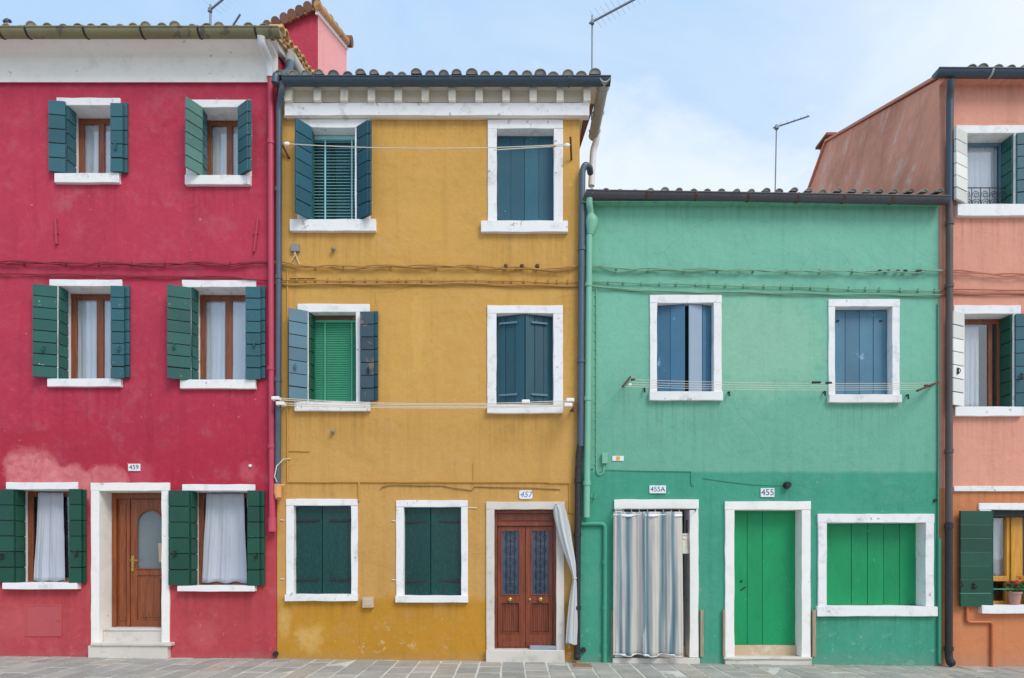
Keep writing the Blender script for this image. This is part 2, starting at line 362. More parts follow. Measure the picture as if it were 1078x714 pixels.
M['pipe_blue'] = surf('blue grey pipe paint', c(72,90,106), .4, .18, 30, bmp=.15, spec=.5, wear=c(120,132,140), wearamt=-.02)
M['pipe_dark'] = surf('blackened iron pipe', c(44,42,44), .5, .2, 30, bmp=.1, wear=c(96,72,58), wearamt=.03, wsc=6)
M['pipe_brown'] = surf('old copper pipe', c(92,78,76), .5, .2, 25, bmp=.2, wear=c(130,96,82), wearamt=.06, wsc=5)
M['pipe_pink'] = surf('pink painted pipe', c(190,68,90), .5, .1, 30, bmp=.15, wear=c(226,140,150), wearamt=-.01)
M['pipe_green'] = surf('pale green painted pipe', c(124,182,156), .5, .12, 30, bmp=.15, wear=c(190,215,200), wearamt=-.01)
M['pipe_green2'] = surf('green painted pipe', c(66,154,124), .5, .12, 30, bmp=.15)
M['pipe_orange'] = surf('orange painted gas pipe', c(196,112,72), .5, .12, 30, bmp=.15)
M['pipe_white'] = surf('white painted pipe', c(224,224,226), .5, .08, 30, bmp=.1)
M['clay'] = surf('terracotta shoe', c(214,150,100), .8, .2, 20, bmp=.3)
M['gut_moss'] = surf('mossy gutter', c(136,132,98), .7, .25, 12, wear=c(100,98,88), wearamt=.14, wsc=4, bmp=.3)
M['gut_blue'] = surf('dark blue grey gutter', c(58,76,90), .4, .15, 25, bmp=.12, spec=.5)
M['gut_brown'] = surf('weathered copper gutter', c(86,82,88), .45, .2, 15, bmp=.2, wear=c(116,108,108), wearamt=.05, wsc=3)
M['gut_zinc'] = surf('zinc gutter', c(172,176,172), .5, .15, 15, bmp=.15)
M['iron'] = surf('black iron', c(40,42,44), .6, .15, 30, bmp=.2)
M['rust'] = surf('rusted iron', c(96,62,46), .8, .3, 30, bmp=.4, wear=c(150,96,60), wearamt=.1)
M['alu'] = surf('weathered aluminium', c(128,136,146), .45, .1, 30, bmp=.05, metal=.3)
M['alu_pale'] = surf('thin pale aluminium rod', c(206,216,226), .5, .05, 30, bmp=0)
M['tile'] = surf('weathered clay tile', c(186,164,144), .9, .3, 14, wear=c(158,160,148), wearamt=.2, wsc=5, bmp=.5, attr=.7)
M['tile_tan'] = surf('tan clay tile ends', c(214,170,118), .9, .25, 14, wear=c(178,120,84), wearamt=.12, wsc=6, bmp=.5, attr=.6)
M['tile_under'] = surf('darker under tile', c(128,96,80), .95, .2, 12, bmp=.4)  # darker brown sheet below the cover tiles
M['tile_end'] = surf('mortared tile end', c(186,186,176), .95, .25, 12, bmp=.3, attr=.6)
M['tile_red'] = surf('brown clay tile', c(160,112,92), .9, .3, 14, wear=c(140,130,116), wearamt=.08, wsc=5, bmp=.4, attr=.7)
M['brick'] = surf('bare brick edge', c(150,92,72), .9, .3, 20, bmp=.5)
M['brass'] = surf('brass', c(196,164,88), .3, .1, 40, bmp=.05, metal=.8)
M['plate'] = surf('white enamel plate', c(226,230,234), .3, .04, 30, bmp=0, spec=.5)
M['ink'] = surf('number paint', c(52,58,66), .6, .05, 30, bmp=0)
M['ink_blue'] = surf('blue grey number paint', c(96,122,140), .6, .05, 30, bmp=0)
M['greybox'] = surf('grey plastic box', c(134,140,132), .5, .1, 30, bmp=.05)
M['tanbox'] = surf('faded meter box', c(198,176,152), .7, .15, 30, bmp=.15)
M['cord'] = surf('pale cord', c(216,208,190), .8, .05, 30, bmp=0)
M['cable_red'] = surf('cable painted red', c(140,48,58), .7, .1, 30, bmp=0)
M['cable_och'] = surf('cable painted ochre', c(176,134,72), .7, .1, 30, bmp=0)
M['cable_grn'] = surf('cable painted green', c(124,168,140), .7, .15, 30, bmp=0)
M['cable_sal'] = surf('cable painted salmon', c(178,116,96), .7, .1, 30, bmp=0)
M['cable_dim'] = surf('old brown cable', c(150,108,58), .8, .2, 30, bmp=0)
M['cable_cream'] = surf('cream cable', c(212,190,150), .7, .1, 30, bmp=0)
M['paint_och'] = surf('ochre painted conduit', c(196,148,72), .8, .12, 30, bmp=.1)
M['paint_red'] = surf('red painted iron', c(172,60,78), .7, .12, 30, bmp=.2)
M['hatch'] = surf('painted meter hatch', c(184,82,86), .75, .12, 25, bmp=.15)
M['blind_teal'] = surf('pale teal blind slat', c(150,200,204), .45, .1, 30, bmp=.05)
M['blind_green'] = surf('green blind slat', c(70,158,122), .45, .1, 30, bmp=.05)
M['mat'] = surf('blue grey doormat', c(150,160,172), .95, .2, 80, bmp=.6)
M['paper'] = surf('tan card', c(196,170,142), .8, .08, 30, bmp=0)
M['sticker_o'] = surf('orange sticker', c(226,160,60), .5, .05, 30, bmp=0)
M['leaf'] = surf('plant leaf', c(70,104,52), .6, .3, 60, bmp=0)
M['petal'] = surf('red petal', c(196,60,52), .6, .15, 60, bmp=0)
M['pot'] = surf('pinkish clay pot', c(176,132,120), .8, .15, 30, bmp=.15)
M['drain'] = surf('brown iron drain grate', c(150,122,92), .7, .25, 30, bmp=.3)

def pavemat():
    m, nt, b = newmat('trachyte paving'); p = pos(nt)
    at = nd(nt, 'ShaderNodeAttribute', attribute_name='var').outputs['Fac']
    rp = nd(nt, 'ShaderNodeValToRGB', {'Fac': at}); e = rp.color_ramp.elements
    e[0].position, e[0].color = 0, c(152,149,142); e[1].position, e[1].color = 1, c(176,166,152)
    for q, cc in ((.25, c(166,164,156)), (.5, c(157,156,149)), (.7, c(180,176,166)), (.85, c(166,160,149))): e.new(q).color = cc
    n1 = noi(nt, p, 3, 6, .65); n2 = noi(nt, p, 40, 5, .65); n3 = noi(nt, p, 9, 5, .6)
    cl = mixc(nt, mr(nt, n1, .42, .7, 0, .5), rp.outputs[0], gray(.62), 'MULTIPLY')
    cl = mixc(nt, mr(nt, n2, .4, .75, 0, .35), cl, gray(.6), 'MULTIPLY')
    cl = mixc(nt, mr(nt, n3, .6, .72, 0, .4), cl, c(200,194,186))
    nt.links.new(cl, b.inputs['Base Color']); b.inputs['Roughness'].default_value = .8
    bump(nt, b, mth(nt, 'ADD', n2, n3), .4, .012)
    return m
M['pave'] = pavemat()
M['mortar'] = surf('pale mortar bed', c(212,209,200), .95, .25, 20, bmp=.4, dirt=c(140,138,128))
M['ground'] = surf('far bank paving', c(160,156,150), .9, .2, 2, bmp=.2)

# ------------------------------------------------------------------ generic builders
def leaf(mb, a, b, z0, z1, n=6, orient='h', th=.038, gap=.013, m=0, mgap=1):
    if orient == 'v': gap, mgap = (.003 if n == 2 and th > .036 else .006), 0
    """a boarded shutter leaf from plan point a to plan point b"""
    a = Vector((a[0], a[1], 0)); b = Vector((b[0], b[1], 0)); u = b - a; L = u.length; u.normalize()
    nv = Vector((-u.y, u.x, 0)); mg = m if mgap is None else mgap
    o = Vector((a.x, a.y, z0))
    mb.obox(o + u*.006 - nv*th*.18 + Vector((0,0,.004)), u*(L-.012), nv*th*.36, Vector((0,0,z1-z0-.008)), mg)
    if orient == 'h':
        h = (z1 - z0) / n
        for i in range(n):
            e = R(-.0015, .0015); g2 = R(.5, 1.2)*gap
            mb.obox(o - nv*(th/2+e) + Vector((0,0,h*i + (g2/2 if i else 0))), u*L, nv*(th+2*e), Vector((0,0,h - g2/2 - (gap/2 if i < n-1 else 0))), m, R(0,1))
    else:
        w = L / n
        for i in range(n):
            e = R(-.0015, .0015)
            mb.obox(o - nv*(th/2+e) + u*(w*i + (gap/2 if i else 0)), u*(w - gap/2 - (gap/2 if i < n-1 else 0)), nv*(th+2*e), Vector((0,0,z1-z0)), m, R(0,1))

def latch(parent, x, y, z, mat=None, n='latch'):
    mb = MB()
    mb.box(x-.014, x+.014, y-.006, y+.002, z-.05, z+.05)
    mb.tube([(x, y-.004, z+.03), (x, y-.035, z+.028), (x+.01, y-.045, z), (x+.008, y-.03, z-.03), (x, y-.004, z-.035)], .007, 6)
    return mb.build(n, mat or M['iron'], parent, smooth=True)

def window(root, label, op, depth, lintel, sill, jl, jr, proud=.022, sillp=.07, mat='white'):
    """the stone surround; op = opening (x0,x1,ytop,ybot); returns (part, opening rect in metres)"""
    x0, x1, yt, yb = op; mb = MB()
    zt, zb = Z(yt), Z(yb)
    mb.slab(X(jl), X(x0), -proud, depth, zb, zt); mb.slab(X(x1), X(jr), -proud, depth, zb, zt)
    mb.slab(X(lintel[0]), X(lintel[1]), -proud-.003, depth, zt, Z(lintel[2]))
    mb.slab(X(sill[0]), X(sill[1]), -sillp, depth, Z(sill[3], -sillp), zb)
    o = mb.build('window', M[mat], root, bevel=.006)
    if label: lab(o, label)
    return o, (X(x0), X(x1), zb, zt)

def sash(par, r, Y, mat, fw=.075, mull=None, glass='glass', rails=()):
    x0, x1, z0, z1 = r; mb = MB(); t = .06
    mb.box(x0+.002, x0+fw, Y-t, Y, z0+.002, z1-.002); mb.box(x1-fw, x1-.002, Y-t, Y, z0+.002, z1-.002)
    mb.box(x0+fw, x1-fw, Y-t+.004, Y, z1-fw, z1-.002); mb.box(x0+fw, x1-fw, Y-t+.004, Y, z0+.002, z0+fw*.8)
    if mull: mb.box(mull[0], mull[1], Y-t-.006, Y-.004, z0+fw*.8, z1-fw)
    for (za, zb_) in rails: mb.box(x0+fw, x1-fw, Y-t-.003, Y-.006, za, zb_)
    mb.build('sash', M[mat], par, bevel=.006)
    g = MB(); g.box(x0+fw*.5, x1-fw*.5, Y-.045, Y-.041, z0+fw*.4, z1-fw*.5); g.build('pane', M[glass], par)

def drape(x0, x1, z0, z1, Y, folds, amp, top=1.0, bot=1.0, nx=90, nz=18, shift=0.0, seed=0, gather=None):
    """hanging cloth: vertical folds that wander and grow downwards; returns (MB, uv list)"""
    rnd = random.Random(seed); ph = rnd.uniform(0, 6)
    mb = MB(); uv = []; vs = []; fs = []
    for k in range(nz+1):
        t = k/nz; z = z1 + (z0-z1)*t
        for i in range(nx+1):
            u = i/nx; w = top + (bot-top)*t
            uu = (u-.5)*w + .5
            if gather: uu = gather(u, t)
            f = math.sin(u*folds*2*math.pi + ph + .5*math.sin(3*t+ph)) + .45*math.sin(u*folds*3.7*math.pi + 1.7*ph + t) + .3*math.sin(u*folds*1.3*math.pi - t*2) + .20*math.sin(u*folds*8.3*math.pi + 2*ph + 2.2*t + 1.5*math.sin(4*u)) + .10*math.sin(u*folds*15*math.pi + ph - 3*t)
            x = x0 + (x1-x0)*uu + shift*t + amp*.25*math.cos(u*folds*2*math.pi + ph)
            y = Y + amp*f*(.55+.45*t)
            zz = z + (.012*math.sin(u*folds*2*math.pi+ph) if k == nz else 0)
            w3 = mnoise.noise(Vector((x*4.2 + seed, z*1.6, seed*.7))); w4 = mnoise.noise(Vector((x*11, z*7, seed*1.3)))
            x += .010*w3*t; y += amp*.7*w3 + .006*w4
            if k >= nz-1 and nz > 1: zz += .018*mnoise.noise(Vector((x*3, seed, 5)))
            vs.append((x, y, zz)); uv.append((u, 1-t))
    for k in range(nz):
        for i in range(nx):
            q = k*(nx+1)+i; fs.append((q, q+1, q+nx+2, q+nx+1))
    mb.add(vs, fs); return mb, uv
def solid(o, t=.003):
    m = o.modifiers.new('Solidify', 'SOLIDIFY'); m.thickness = t; m.offset = 0
def curtain(label, x0, x1, z0, z1, Y, mat='lace', folds=5, amp=.014, seed=0, **kw):
    mb, uv = drape(x0, x1, z0, z1, Y, folds, amp, seed=seed, **kw)
    o = mb.build('window_curtain', M[mat], None, smooth=True, angle=180, uv=uv); solid(o)
    return tag(o, label, 'curtain', 'curtains behind the window panes')
def lettering(par, text, x, y, z, size, mat, shear=0.0, spread=1.0):
    cu = bpy.data.curves.new('tmp_text', 'FONT'); cu.body = text; cu.size = size; cu.shear = shear
    cu.align_x = 'CENTER'; cu.align_y = 'CENTER'; cu.extrude = .0015; cu.space_character = spread; cu.resolution_u = 4
    to = bpy.data.objects.new('tmp_text', cu); COL.objects.link(to)
    bpy.context.view_layer.update()
    me = bpy.data.meshes.new_from_object(to.evaluated_get(bpy.context.evaluated_depsgraph_get()))
    bpy.data.objects.remove(to); bpy.data.curves.remove(cu)
    base = wloc(par)
    me.transform(Matrix.Translation(Vector((x, y, z)) - base) @ Matrix.Rotation(math.pi/2, 4, 'X'))
    me.materials.clear(); me.materials.append(M[mat]); me.name = 'lettering'
    o = bpy.data.objects.new('lettering', me); COL.objects.link(o); o.parent = par
    return o
def plate(root, text, x0, x1, y0, y1, size, ink='ink', shear=0, round_=False, spread=1.0, tilt=0):
    mb = MB(); xa, xb, za, zb = X(x0), X(x1), Z(y1), Z(y0)
    if round_:
        r = .03; pts = []
        for (cx, cz, a0) in ((xb-r, zb-r, 0), (xa+r, zb-r, 90), (xa+r, za+r, 180), (xb-r, za+r, 270)):
            for k in range(5):
                g = math.radians(a0 + 22.5*k); pts.append((cx+r*math.cos(g), cz+r*math.sin(g)))
        mb.prism(pts, -.018, .002)
    else: mb.box(xa, xb, -.018, .002, za, zb)
    o = mb.build('number_plate', M['plate'], root, bevel=.002)
    lab(o, 'white house number plate reading ' + text)
    lettering(o, text, (xa+xb)/2, -.0185, (za+zb)/2, size, ink, shear, spread)
    return o

def wall_front(mb, x0, x1, z0a, z0b, z1, holes, m=0):
    """front sheet at Y=0 with openings; its foot follows the falling pavement"""
    xs = sorted({x0, x1} | {h[0] for h in holes} | {h[1] for h in holes}); zs = sorted({-.4, z1} | {h[2] for h in holes} | {h[3] for h in holes})
    for i in range(len(xs)-1):
        for k in range(len(zs)-1):
            cx, cz = (xs[i]+xs[i+1])/2, (zs[k]+zs[k+1])/2
            if any(h[0] < cx < h[1] and h[2] < cz < h[3] for h in holes): continue
            mb.add([(xs[i],0,zs[k]),(xs[i+1],0,zs[k]),(xs[i+1],0,zs[k+1]),(xs[i],0,zs[k+1])], [(0,1,2,3)], m)

def gutter(root, x0, x1, yc, zt, r, mat, straps=(), strapmat='iron', dz=0.0, name='gutter', t=.012):
    mb = MB(); prof = [(yc + r*math.cos(math.radians(180+180*k/12)), zt + r*math.sin(math.radians(180+180*k/12))) for k in range(13)]
    prof += [(yc + (r-t)*math.cos(math.radians(360-180*k/12)), zt + (r-t)*math.sin(math.radians(360-180*k/12))) for k in range(13)]
    mb.prismx(prof, x0, x1, dz=dz)
    zb = lambda x: zt + dz*(x-x0)/(x1-x0)
    mb.tube([(x0, yc-r, zt), (x1, yc-r, zt+dz)], .012, 8)         # rolled front bead
    # closed ends
    for xe in (x0, x1):
        e = [(yc + r*math.cos(math.radians(180+15*k)), zb(xe) + r*math.sin(math.radians(180+15*k))) for k in range(13)]
        mb.prismx(e, xe-.004 if xe == x0 else xe, xe if xe == x0 else xe+.004)
    o = mb.build(name, M[mat], root, smooth=True, angle=50)
    for xs in straps:
        s = MB(); r2 = r+.008
        pr = [(yc + r2*math.cos(math.radians(170+15*k)), zb(xs) + r2*math.sin(math.radians(170+15*k))) for k in range(14)]
        pr += [(yc + (r-.004)*math.cos(math.radians(365-15*k)), zb(xs) + (r-.004)*math.sin(math.radians(365-15*k))) for k in range(14)]
        s.prismx(pr, xs-.014, xs+.014); s.box(xs-.012, xs+.012, yc-r, yc+r+.05, zb(xs)+.012, zb(xs)+.02)
        s.build('strap', M[strapmat], o)
    return o

def tiles(mb, x0, x1, y0, z0, y1, z1, sp=.21, course=.34, rad=.085, m=0):
    d = Vector((0, y1-y0, z1-z0)); L = d.length; d.normalize(); up = Vector((0, -d.z, d.y))
    n = max(1, round((x1-x0)/sp)); sp = (x1-x0)/n; nc = int(L/course)
    for i in range(n):
        xc = x0 + sp*(i+.5) + R(-.012, .012)
        for j in range(nc+1):
            s0 = j*course + R(-.02, .02) if j else R(-.08, .03); s1 = min(s0 + course*1.25, L+.05); lift = R(-.006, .014); yaw = R(-.02, .02); a = R(0, 1)
            r0, r1 = rad*R(.84, 1.08), rad*.8; vs = []; ns = 8
            for (s, rr, hh) in ((s0, r0, .03+lift), (s1, r1, .0)):
                for inner in (0, 1):
                    for k in range(ns+1):
                        g = math.pi*k/ns; q = rr - .014*inner
                        b = Vector((xc + (yaw if s == s1 else 0), y0, z0)) + d*s + up*hh
                        vs.append(b + Vector((q*math.cos(g), 0, 0)) + up*(q*math.sin(g)*.8))
            w = ns+1; fs = []
            for k in range(ns):
                fs += [(k, k+1, 2*w+k+1, 2*w+k), (w+k, 3*w+k, 3*w+k+1, w+k+1), (k, w+k, w+k+1, k+1)]
            mb.add(vs, fs, m, a)
            if j == 0: mb.add([Vector(vs[w+k]) + d*.015 for k in range(w)], [tuple(range(w))], 3, a)

def roof(root, x0, x1, ye, ze, yr, zr, yb, zb, rad=.085, sp=.21, label=None, verge=None):
    mb = MB()
    th = .05
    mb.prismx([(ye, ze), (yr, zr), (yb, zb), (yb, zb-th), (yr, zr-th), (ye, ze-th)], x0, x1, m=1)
    tiles(mb, x0, x1, ye-.04, ze+.008, yr, zr+.008, sp, rad=rad)
    n = int((x1-x0)/.4)
    for i in range(n):                                             # ridge caps
        xa = x0 + (x1-x0)*i/n
        ring = [(yr + .12*math.cos(math.pi*k/8), zr + .03 + .1*math.sin(math.pi*k/8)) for k in range(9)]
        mb.prismx(ring, xa, xa + (x1-x0)/n*1.06, a=R(0,1))
    if verge:                                                       # tan mortared verge tiles down one side
        xv = verge; dd = Vector((0, yr-ye, zr-ze)); L = dd.length; k = 0; s = .20
        while s < L:
            p = Vector((xv, ye, ze)) + dd*(s/L); q = Vector((xv + R(-.01,.01), ye, ze)) + dd*(min(s+.42, L)/L)
            for (off, rr) in ((.085, .085), (-.02, .075)):                # half-round ends bedded crosswise in mortar
                yy, zc, r_, xo = p.y + R(-.02,.02), p.z + off + .05 + R(-.012,.012), rr*R(.9,1.1), xv + R(.02,.08)
                arc = [(yy + r_*math.cos(math.pi*q/8), zc + r_*math.sin(math.pi*q/8)) for q in range(9)] + [(yy + (r_-.022)*math.cos(math.pi-math.pi*q/8), zc + (r_-.022)*math.sin(math.pi-math.pi*q/8)) for q in range(9)]
                mb.prismx(arc, xv-.12, xo, 2, a=R(0,.9))
            mb.prismx([(p.y-.1, p.z-.06), (p.y+.12, p.z+.02), (p.y+.12, p.z+.06), (p.y-.1, p.z-.02)], xv-.12, xv+.03, 2, a=.5)
            s += .185
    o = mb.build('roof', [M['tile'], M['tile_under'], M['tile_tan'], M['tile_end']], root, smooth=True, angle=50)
    return o

def pipe(root, pts, r, mat, name='downpipe', collars=(), cmat=None, n=14):
    """smooth a px/py/Y polyline into a pipe"""
    P = [Vector((X(a, Y), Y, Z(b, Y))) for a, b, Y in pts]
    path = rounded(P, r*2.2)
    mb = MB(); mb.tube(path, r, n)
    o = mb.build(name, M[mat], root, smooth=True, angle=60)
    for (px, py, Y) in collars:
        s = MB(); x, z = X(px, Y), Z(py, Y)
        s.tube([(x, Y, z-.03), (x, Y, z+.03)], r*1.22, n)
        s.box(x-.012, x+.012, Y, .02, z-.012, z+.012)
        s.build('collar', M[cmat or mat], o, smooth=True)
    return o
def rounded(P, rad):
    out = [P[0]]
    for i in range(1, len(P)-1):
        a, b, c_ = P[i-1], P[i], P[i+1]
        u, v = (a-b), (c_-b); q = min(rad, u.length*.45, v.length*.45)
        p0, p2 = b + u.normalized()*q, b + v.normalized()*q
        for k in range(6):
            t = k/5; out.append(p0*(1-t)**2 + b*2*t*(1-t) + p2*t*t)
    out.append(P[-1]); return out

def shell(mb, x0, x1, ze, yr, zr, yb, zb, m=0, ms=0, sides=(True, True), y0=0.0):
    """gable side walls and back of a house"""
    for xx, on in ((x0, sides[0]), (x1, sides[1])):
        mb.add([(xx, y0, -.4), (xx, yb, -.4), (xx, yb, zb), (xx, yr, zr), (xx, y0, ze)], [(0,1,2,3,4)], ms)
    mb.add([(x0, yb, -.4), (x1, yb, -.4), (x1, yb, zb), (x0, yb, zb)], [(0,1,2,3)], m)
    # an upper floor and a partition keep the rooms behind the panes dark
    mb.add([(x0, 2.2, -.4), (x1, 2.2, -.4), (x1, 2.2, ze), (x0, 2.2, ze)], [(0,1,2,3)], m)

def hole(r, e=.02): return (r[0]-e, r[1]+e, r[2]-e, r[3]+e)

# ------------------------------------------------------------------ RED HOUSE
XR0, XRY, XYG, XGS, XS1 = -10.6, X(292), X(611), X(989), 11.2
red = tag(empty('red_house', ((XR0+XRY)/2, 0, GZ(-7))), 'crimson three storey house with dark green shutters and a brown arched-glass door', 'house', 'painted terrace houses')
RD = .34
red_holes = []
def red_win(label, op, lint, sill, jl, jr, left, right, smat, sillp=.06, curt=None, mull=None, cl=None, glass='glass', nb=6, cx=None, frame='sash_brown', lcol=None):
    w, r = window(red, label, op, RD, lint, sill, jl, jr, sillp=sillp, mat='white')
    red_holes.append(hole(r))
    mu = (X(mull[0], RD), X(mull[1], RD)) if mull else None
    sash(w, r, RD-.005, frame, .085, mu, glass)
    for (a, b, zt, zb, mt) in left + right:
        mb = MB(); leaf(mb, a, b, zb, zt, nb, 'h'); mb.build('shutter', [M[mt or smat], M[SEAM.get(mt or smat, 'seam')]], w, bevel=.003)
    if cl:
        for q, (xa, xb, fo, se) in enumerate(cx or [(r[0]+.06, r[1]-.06, 6, 1)]):
            curtain(cl if len(cx or [1]) == 1 else cl.replace('lace', ('left lace', 'right lace')[q]), xa, xb, r[2]+.03, r[3]-.06, RD-.022, folds=2.2 + (int(op[0])*7 % 5)*.7, seed=int(op[0]), amp=.010, shift=(int(op[0]) % 3 - 1)*.02)
    return w, r
P = lambda px, Y: (X(px, Y), Y)
# top left: both shutters folded back on the wall
w, r = red_win('top floor left window of the red house', (70.5,119,112,184.5), (61,128,104,112), (60.5,128,184.5,192), 61, 128,
    [(P(69.5,-.04), P(52,-.07), Z(109.5), Z(183.5), None), (P(71.2,-.01), (X(71.2)+.02,.16), Z(112.5), Z(184), None)],
    [(P(117.3,-.075), P(130,-.07), Z(109.5,-.07), Z(184), None), (P(129.5,-.028), P(135,-.03), Z(110), Z(183.5), None)], 'shut_teal', mull=(107,113), nb=5,
    cl='white lace curtain in the top left window of the red house')
latch(w, X(122,-.1), -.10, Z(155,-.1), M['shut_teal'])
# top right: shutters swung half open
w, r = red_win('top floor right window of the red house with half-open shutters', (208.5,252,114,186.5), (197,265.5,106,114), (197,265.5,186.5,194), 197, 265.5,
    [((X(213.6),-.015), (X(195.9,-.25),-.25), Z(114), Z(186), 'shut_sage'), ((X(212.5),.0), (X(211)+.02,.16), Z(114.5), Z(186), 'shut_teal')],
    [((X(252.2),-.012), (X(262,-.17),-.17), Z(113.5), Z(186), None), ((X(255.5),-.03), (X(264.5,-.17),-.17), Z(113.5), Z(186), None)], 'shut_teal', mull=(241,247), nb=6,
    cl='white lace curtain between the half-open top right shutters of the red house')
# first floor
w, r = red_win('first floor left window of the red house', (62.3,121,302,399.7), (53.5,129.7,295,302), (53,130,399.7,407), 54, 129.5,
    [(P(60.8,-.03), P(35,-.12), Z(300.5,-.07), Z(397.5,-.07), 'shut_green'), (P(63,-.01), (X(63)+.015,.16), Z(302.5), Z(399), 'shut_green')],
    [(P(117.5,-.09), P(131.5,-.075), Z(301.5,-.08), Z(398.3,-.08), None), (P(131,-.03), P(137,-.035), Z(302), Z(398), None)], 'shut_teal', mull=(105,112), nb=8,
    cl='white lace curtain in the first floor left window of the red house')
latch(w, X(125,-.12), -.11, Z(367,-.11), M['shut_teal']); latch(w, X(45,-.14), -.125, Z(367,-.12), M['shut_green'])
w, r = red_win('first floor right window of the red house', (202,264,303,400.5), (192.7,270.5,295.5,303), (192,271,400.5,409), 193, 270.3,
    [(P(201.5,-.03), P(176.5,-.15), Z(302,-.07), Z(400,-.07), 'shut_green'), (P(202.6,-.01), (X(202.6)+.02,.14), Z(303.5), Z(400), 'shut_green')],
    [(P(259.3,-.08), P(275,-.07), Z(302.5,-.07), Z(399.5,-.07), None), (P(274.5,-.03), P(280,-.035), Z(302.5), Z(399), None)], 'shut_teal', mull=(239.5,246.5), nb=8,
    cl='white lace curtain in the first floor right window of the red house')
latch(w, X(268,-.1), -.105, Z(363,-.1), M['shut_teal']); latch(w, X(184,-.14), -.14, Z(365,-.14), M['shut_green'])
# ground floor
w, r = red_win('ground floor left window of the red house', (15.5,77,515.5,613.5), (8,83,508,515.5), (8,86,613.5,620.5), 9, 84,
    [(P(15.4,-.035), P(-11,-.06), Z(515.8), Z(613.2), None), (P(16.3,-.012), (X(16.3)+.012,.18), Z(516), Z(613.3), None)],
    [(P(73.8,-.08), P(86.5,-.07), Z(515,-.07), Z(614,-.07), None), (P(86,-.03), P(91,-.035), Z(515.8), Z(613.3), None)], 'shut_bottle', sillp=.10, nb=6, glass='glass')
curtain('white cotton curtain in the red house window left of the brown door', X(40,.3), X(73,.3), Z(612,.3), Z(519,.3), .24, 'white_cloth', 2.2, .014, 3, top=.80, bot=1.0, shift=-.02)
latch(w, X(81,-.1), -.105, Z(583,-.1)); latch(w, X(1.5,-.09), -.085, Z(586,-.08))
w, r = red_win('ground floor right window of the red house', (200.3,267,517,616.5), (193,269.5,510,517), (190.5,271,616.5,622.8), 194, 269.2,
    [(P(200,-.035), P(178.2,-.07), Z(517), Z(616), None), (P(201,-.012), (X(201)+.012,.17), Z(517.5), Z(616.3), None)],
    [(P(261.3,-.08), P(274,-.07), Z(516.5,-.07), Z(616.5,-.07), None), (P(273.6,-.03), P(279.3,-.035), Z(517), Z(616), None)], 'shut_bottle', sillp=.10, nb=6)
curtain('white cotton curtain in the red house window right of the brown door', X(217,.3), X(262,.3), Z(613,.3), Z(520,.3), .24, 'white_cloth', 2.4, .013, 9, top=.86, bot=1.04, shift=-.015)
latch(w, X(184,-.1), -.10, Z(583,-.1)); latch(w, X(270,-.1), -.105, Z(585,-.1))

# door of the red house
dz = GZ(X(138)); dop = (106,171.5,517,677)
mb = MB()
mb.slab(X(97.4), X(106), -.03, RD, Z(677), Z(517)); mb.slab(X(171.5), X(179.7), -.03, RD, Z(677), Z(517)); mb.slab(X(97.2), X(179.9), -.033, RD, Z(517), Z(508.5))
df = mb.build('door_frame', M['white_clean'], red, bevel=.006)
red_holes.append((X(106)-.02, X(171.5)+.02, -.4, Z(517)+.02))
mb = MB(); mb.box(X(97.5), X(180.2), -.10, .06, dz-.15, Z(680,-.1)); mb.slab(X(96.6,-.1), X(180.8,-.1), -.125, .06, Z(680,-.1), Z(677,-.12))
mb.box(X(106)+.003, X(171.5)-.003, .062, RD+.1, dz-.15, Z(664.2,.08))
mb.box(X(106)+.003, X(171.5)-.003, .05, RD+.1, Z(664.2,.08)+.002, Z(661.8,.06))
mb.build('door_step', M['stone'], red, bevel=.008)
dx0, dx1, dzb, dzt = X(106)+.004, X(171.5)-.004, Z(661.8,.06)+.004, Z(517)-.004
mb = MB(); Y0, Y1 = RD-.03, RD+.03
mb.box(dx0, dx0+.07, Y0-.03, Y1, dzb, dzt); mb.box(dx1-.05, dx1, Y0-.03, Y1, dzb, dzt); mb.box(dx0+.07, dx1-.05, Y0-.03, Y1, dzt-.09, dzt)
xs = X(138.5, .33)
mb.box(dx0+.07, xs-.045, Y0+.015, Y1, dzb, dzt-.09); mb.box(xs-.045, xs, Y0-.02, Y1, dzb, dzt-.09)   # fixed side panel and post
mb.box(dx0+.10, xs-.075, Y0+.003, Y0+.02, dzb+.09, dzt-.17)
door = mb.build('door', M['door_brown'], red, bevel=.006)
lx0, lx1 = xs+.006, dx1-.056; gx0, gx1 = X(146, RD), min(lx1-.09, X(176.5, RD)); gzb, gzs = Z(599, RD), Z(551, RD); gr = (gx1-gx0)/2; gc = (gx0+gx1)/2
arch = [(gc + gr*math.cos(math.pi*k/12), gzs + gr*math.sin(math.pi*k/12)) for k in range(13)]
lt = dzt-.096
mb = MB(); mb.box(lx0, gx0, Y0, Y1, dzb, lt); mb.box(gx1, lx1, Y0, Y1, dzb, lt); mb.box(gx0, gx1, Y0, Y1, gzb-.10, gzb)
for k in range(12):
    a, b = arch[k], arch[k+1]; mb.prism([a, (a[0], lt), (b[0], lt), b], Y0, Y1)
mb.box(gx0, gx1, Y0, Y1, dzb, dzb+.10); mb.box(gx0, gx1, Y0+.018, Y1, dzb+.10, gzb-.10)
mb.box(gx0+.05, gx1-.05, Y0+.004, Y0+.02, dzb+.15, gzb-.15)
ring = [(gx0, gzb)] + [(gc - gr*math.cos(math.pi*k/12), gzs + gr*math.sin(math.pi*k/12)) for k in range(13)] + [(gx1, gzb), (gx0, gzb)]
mb.tube([(x, Y0-.004, z) for x, z in ring], .013, 6)
dl = mb.build('door_leaf', M['door_brown'], door, bevel=.003)
mb = MB(); mb.prism([(gx0, gzb), (gx1, gzb)] + arch, Y0+.02, Y0+.026); mb.build('pane', M['frost'], door)
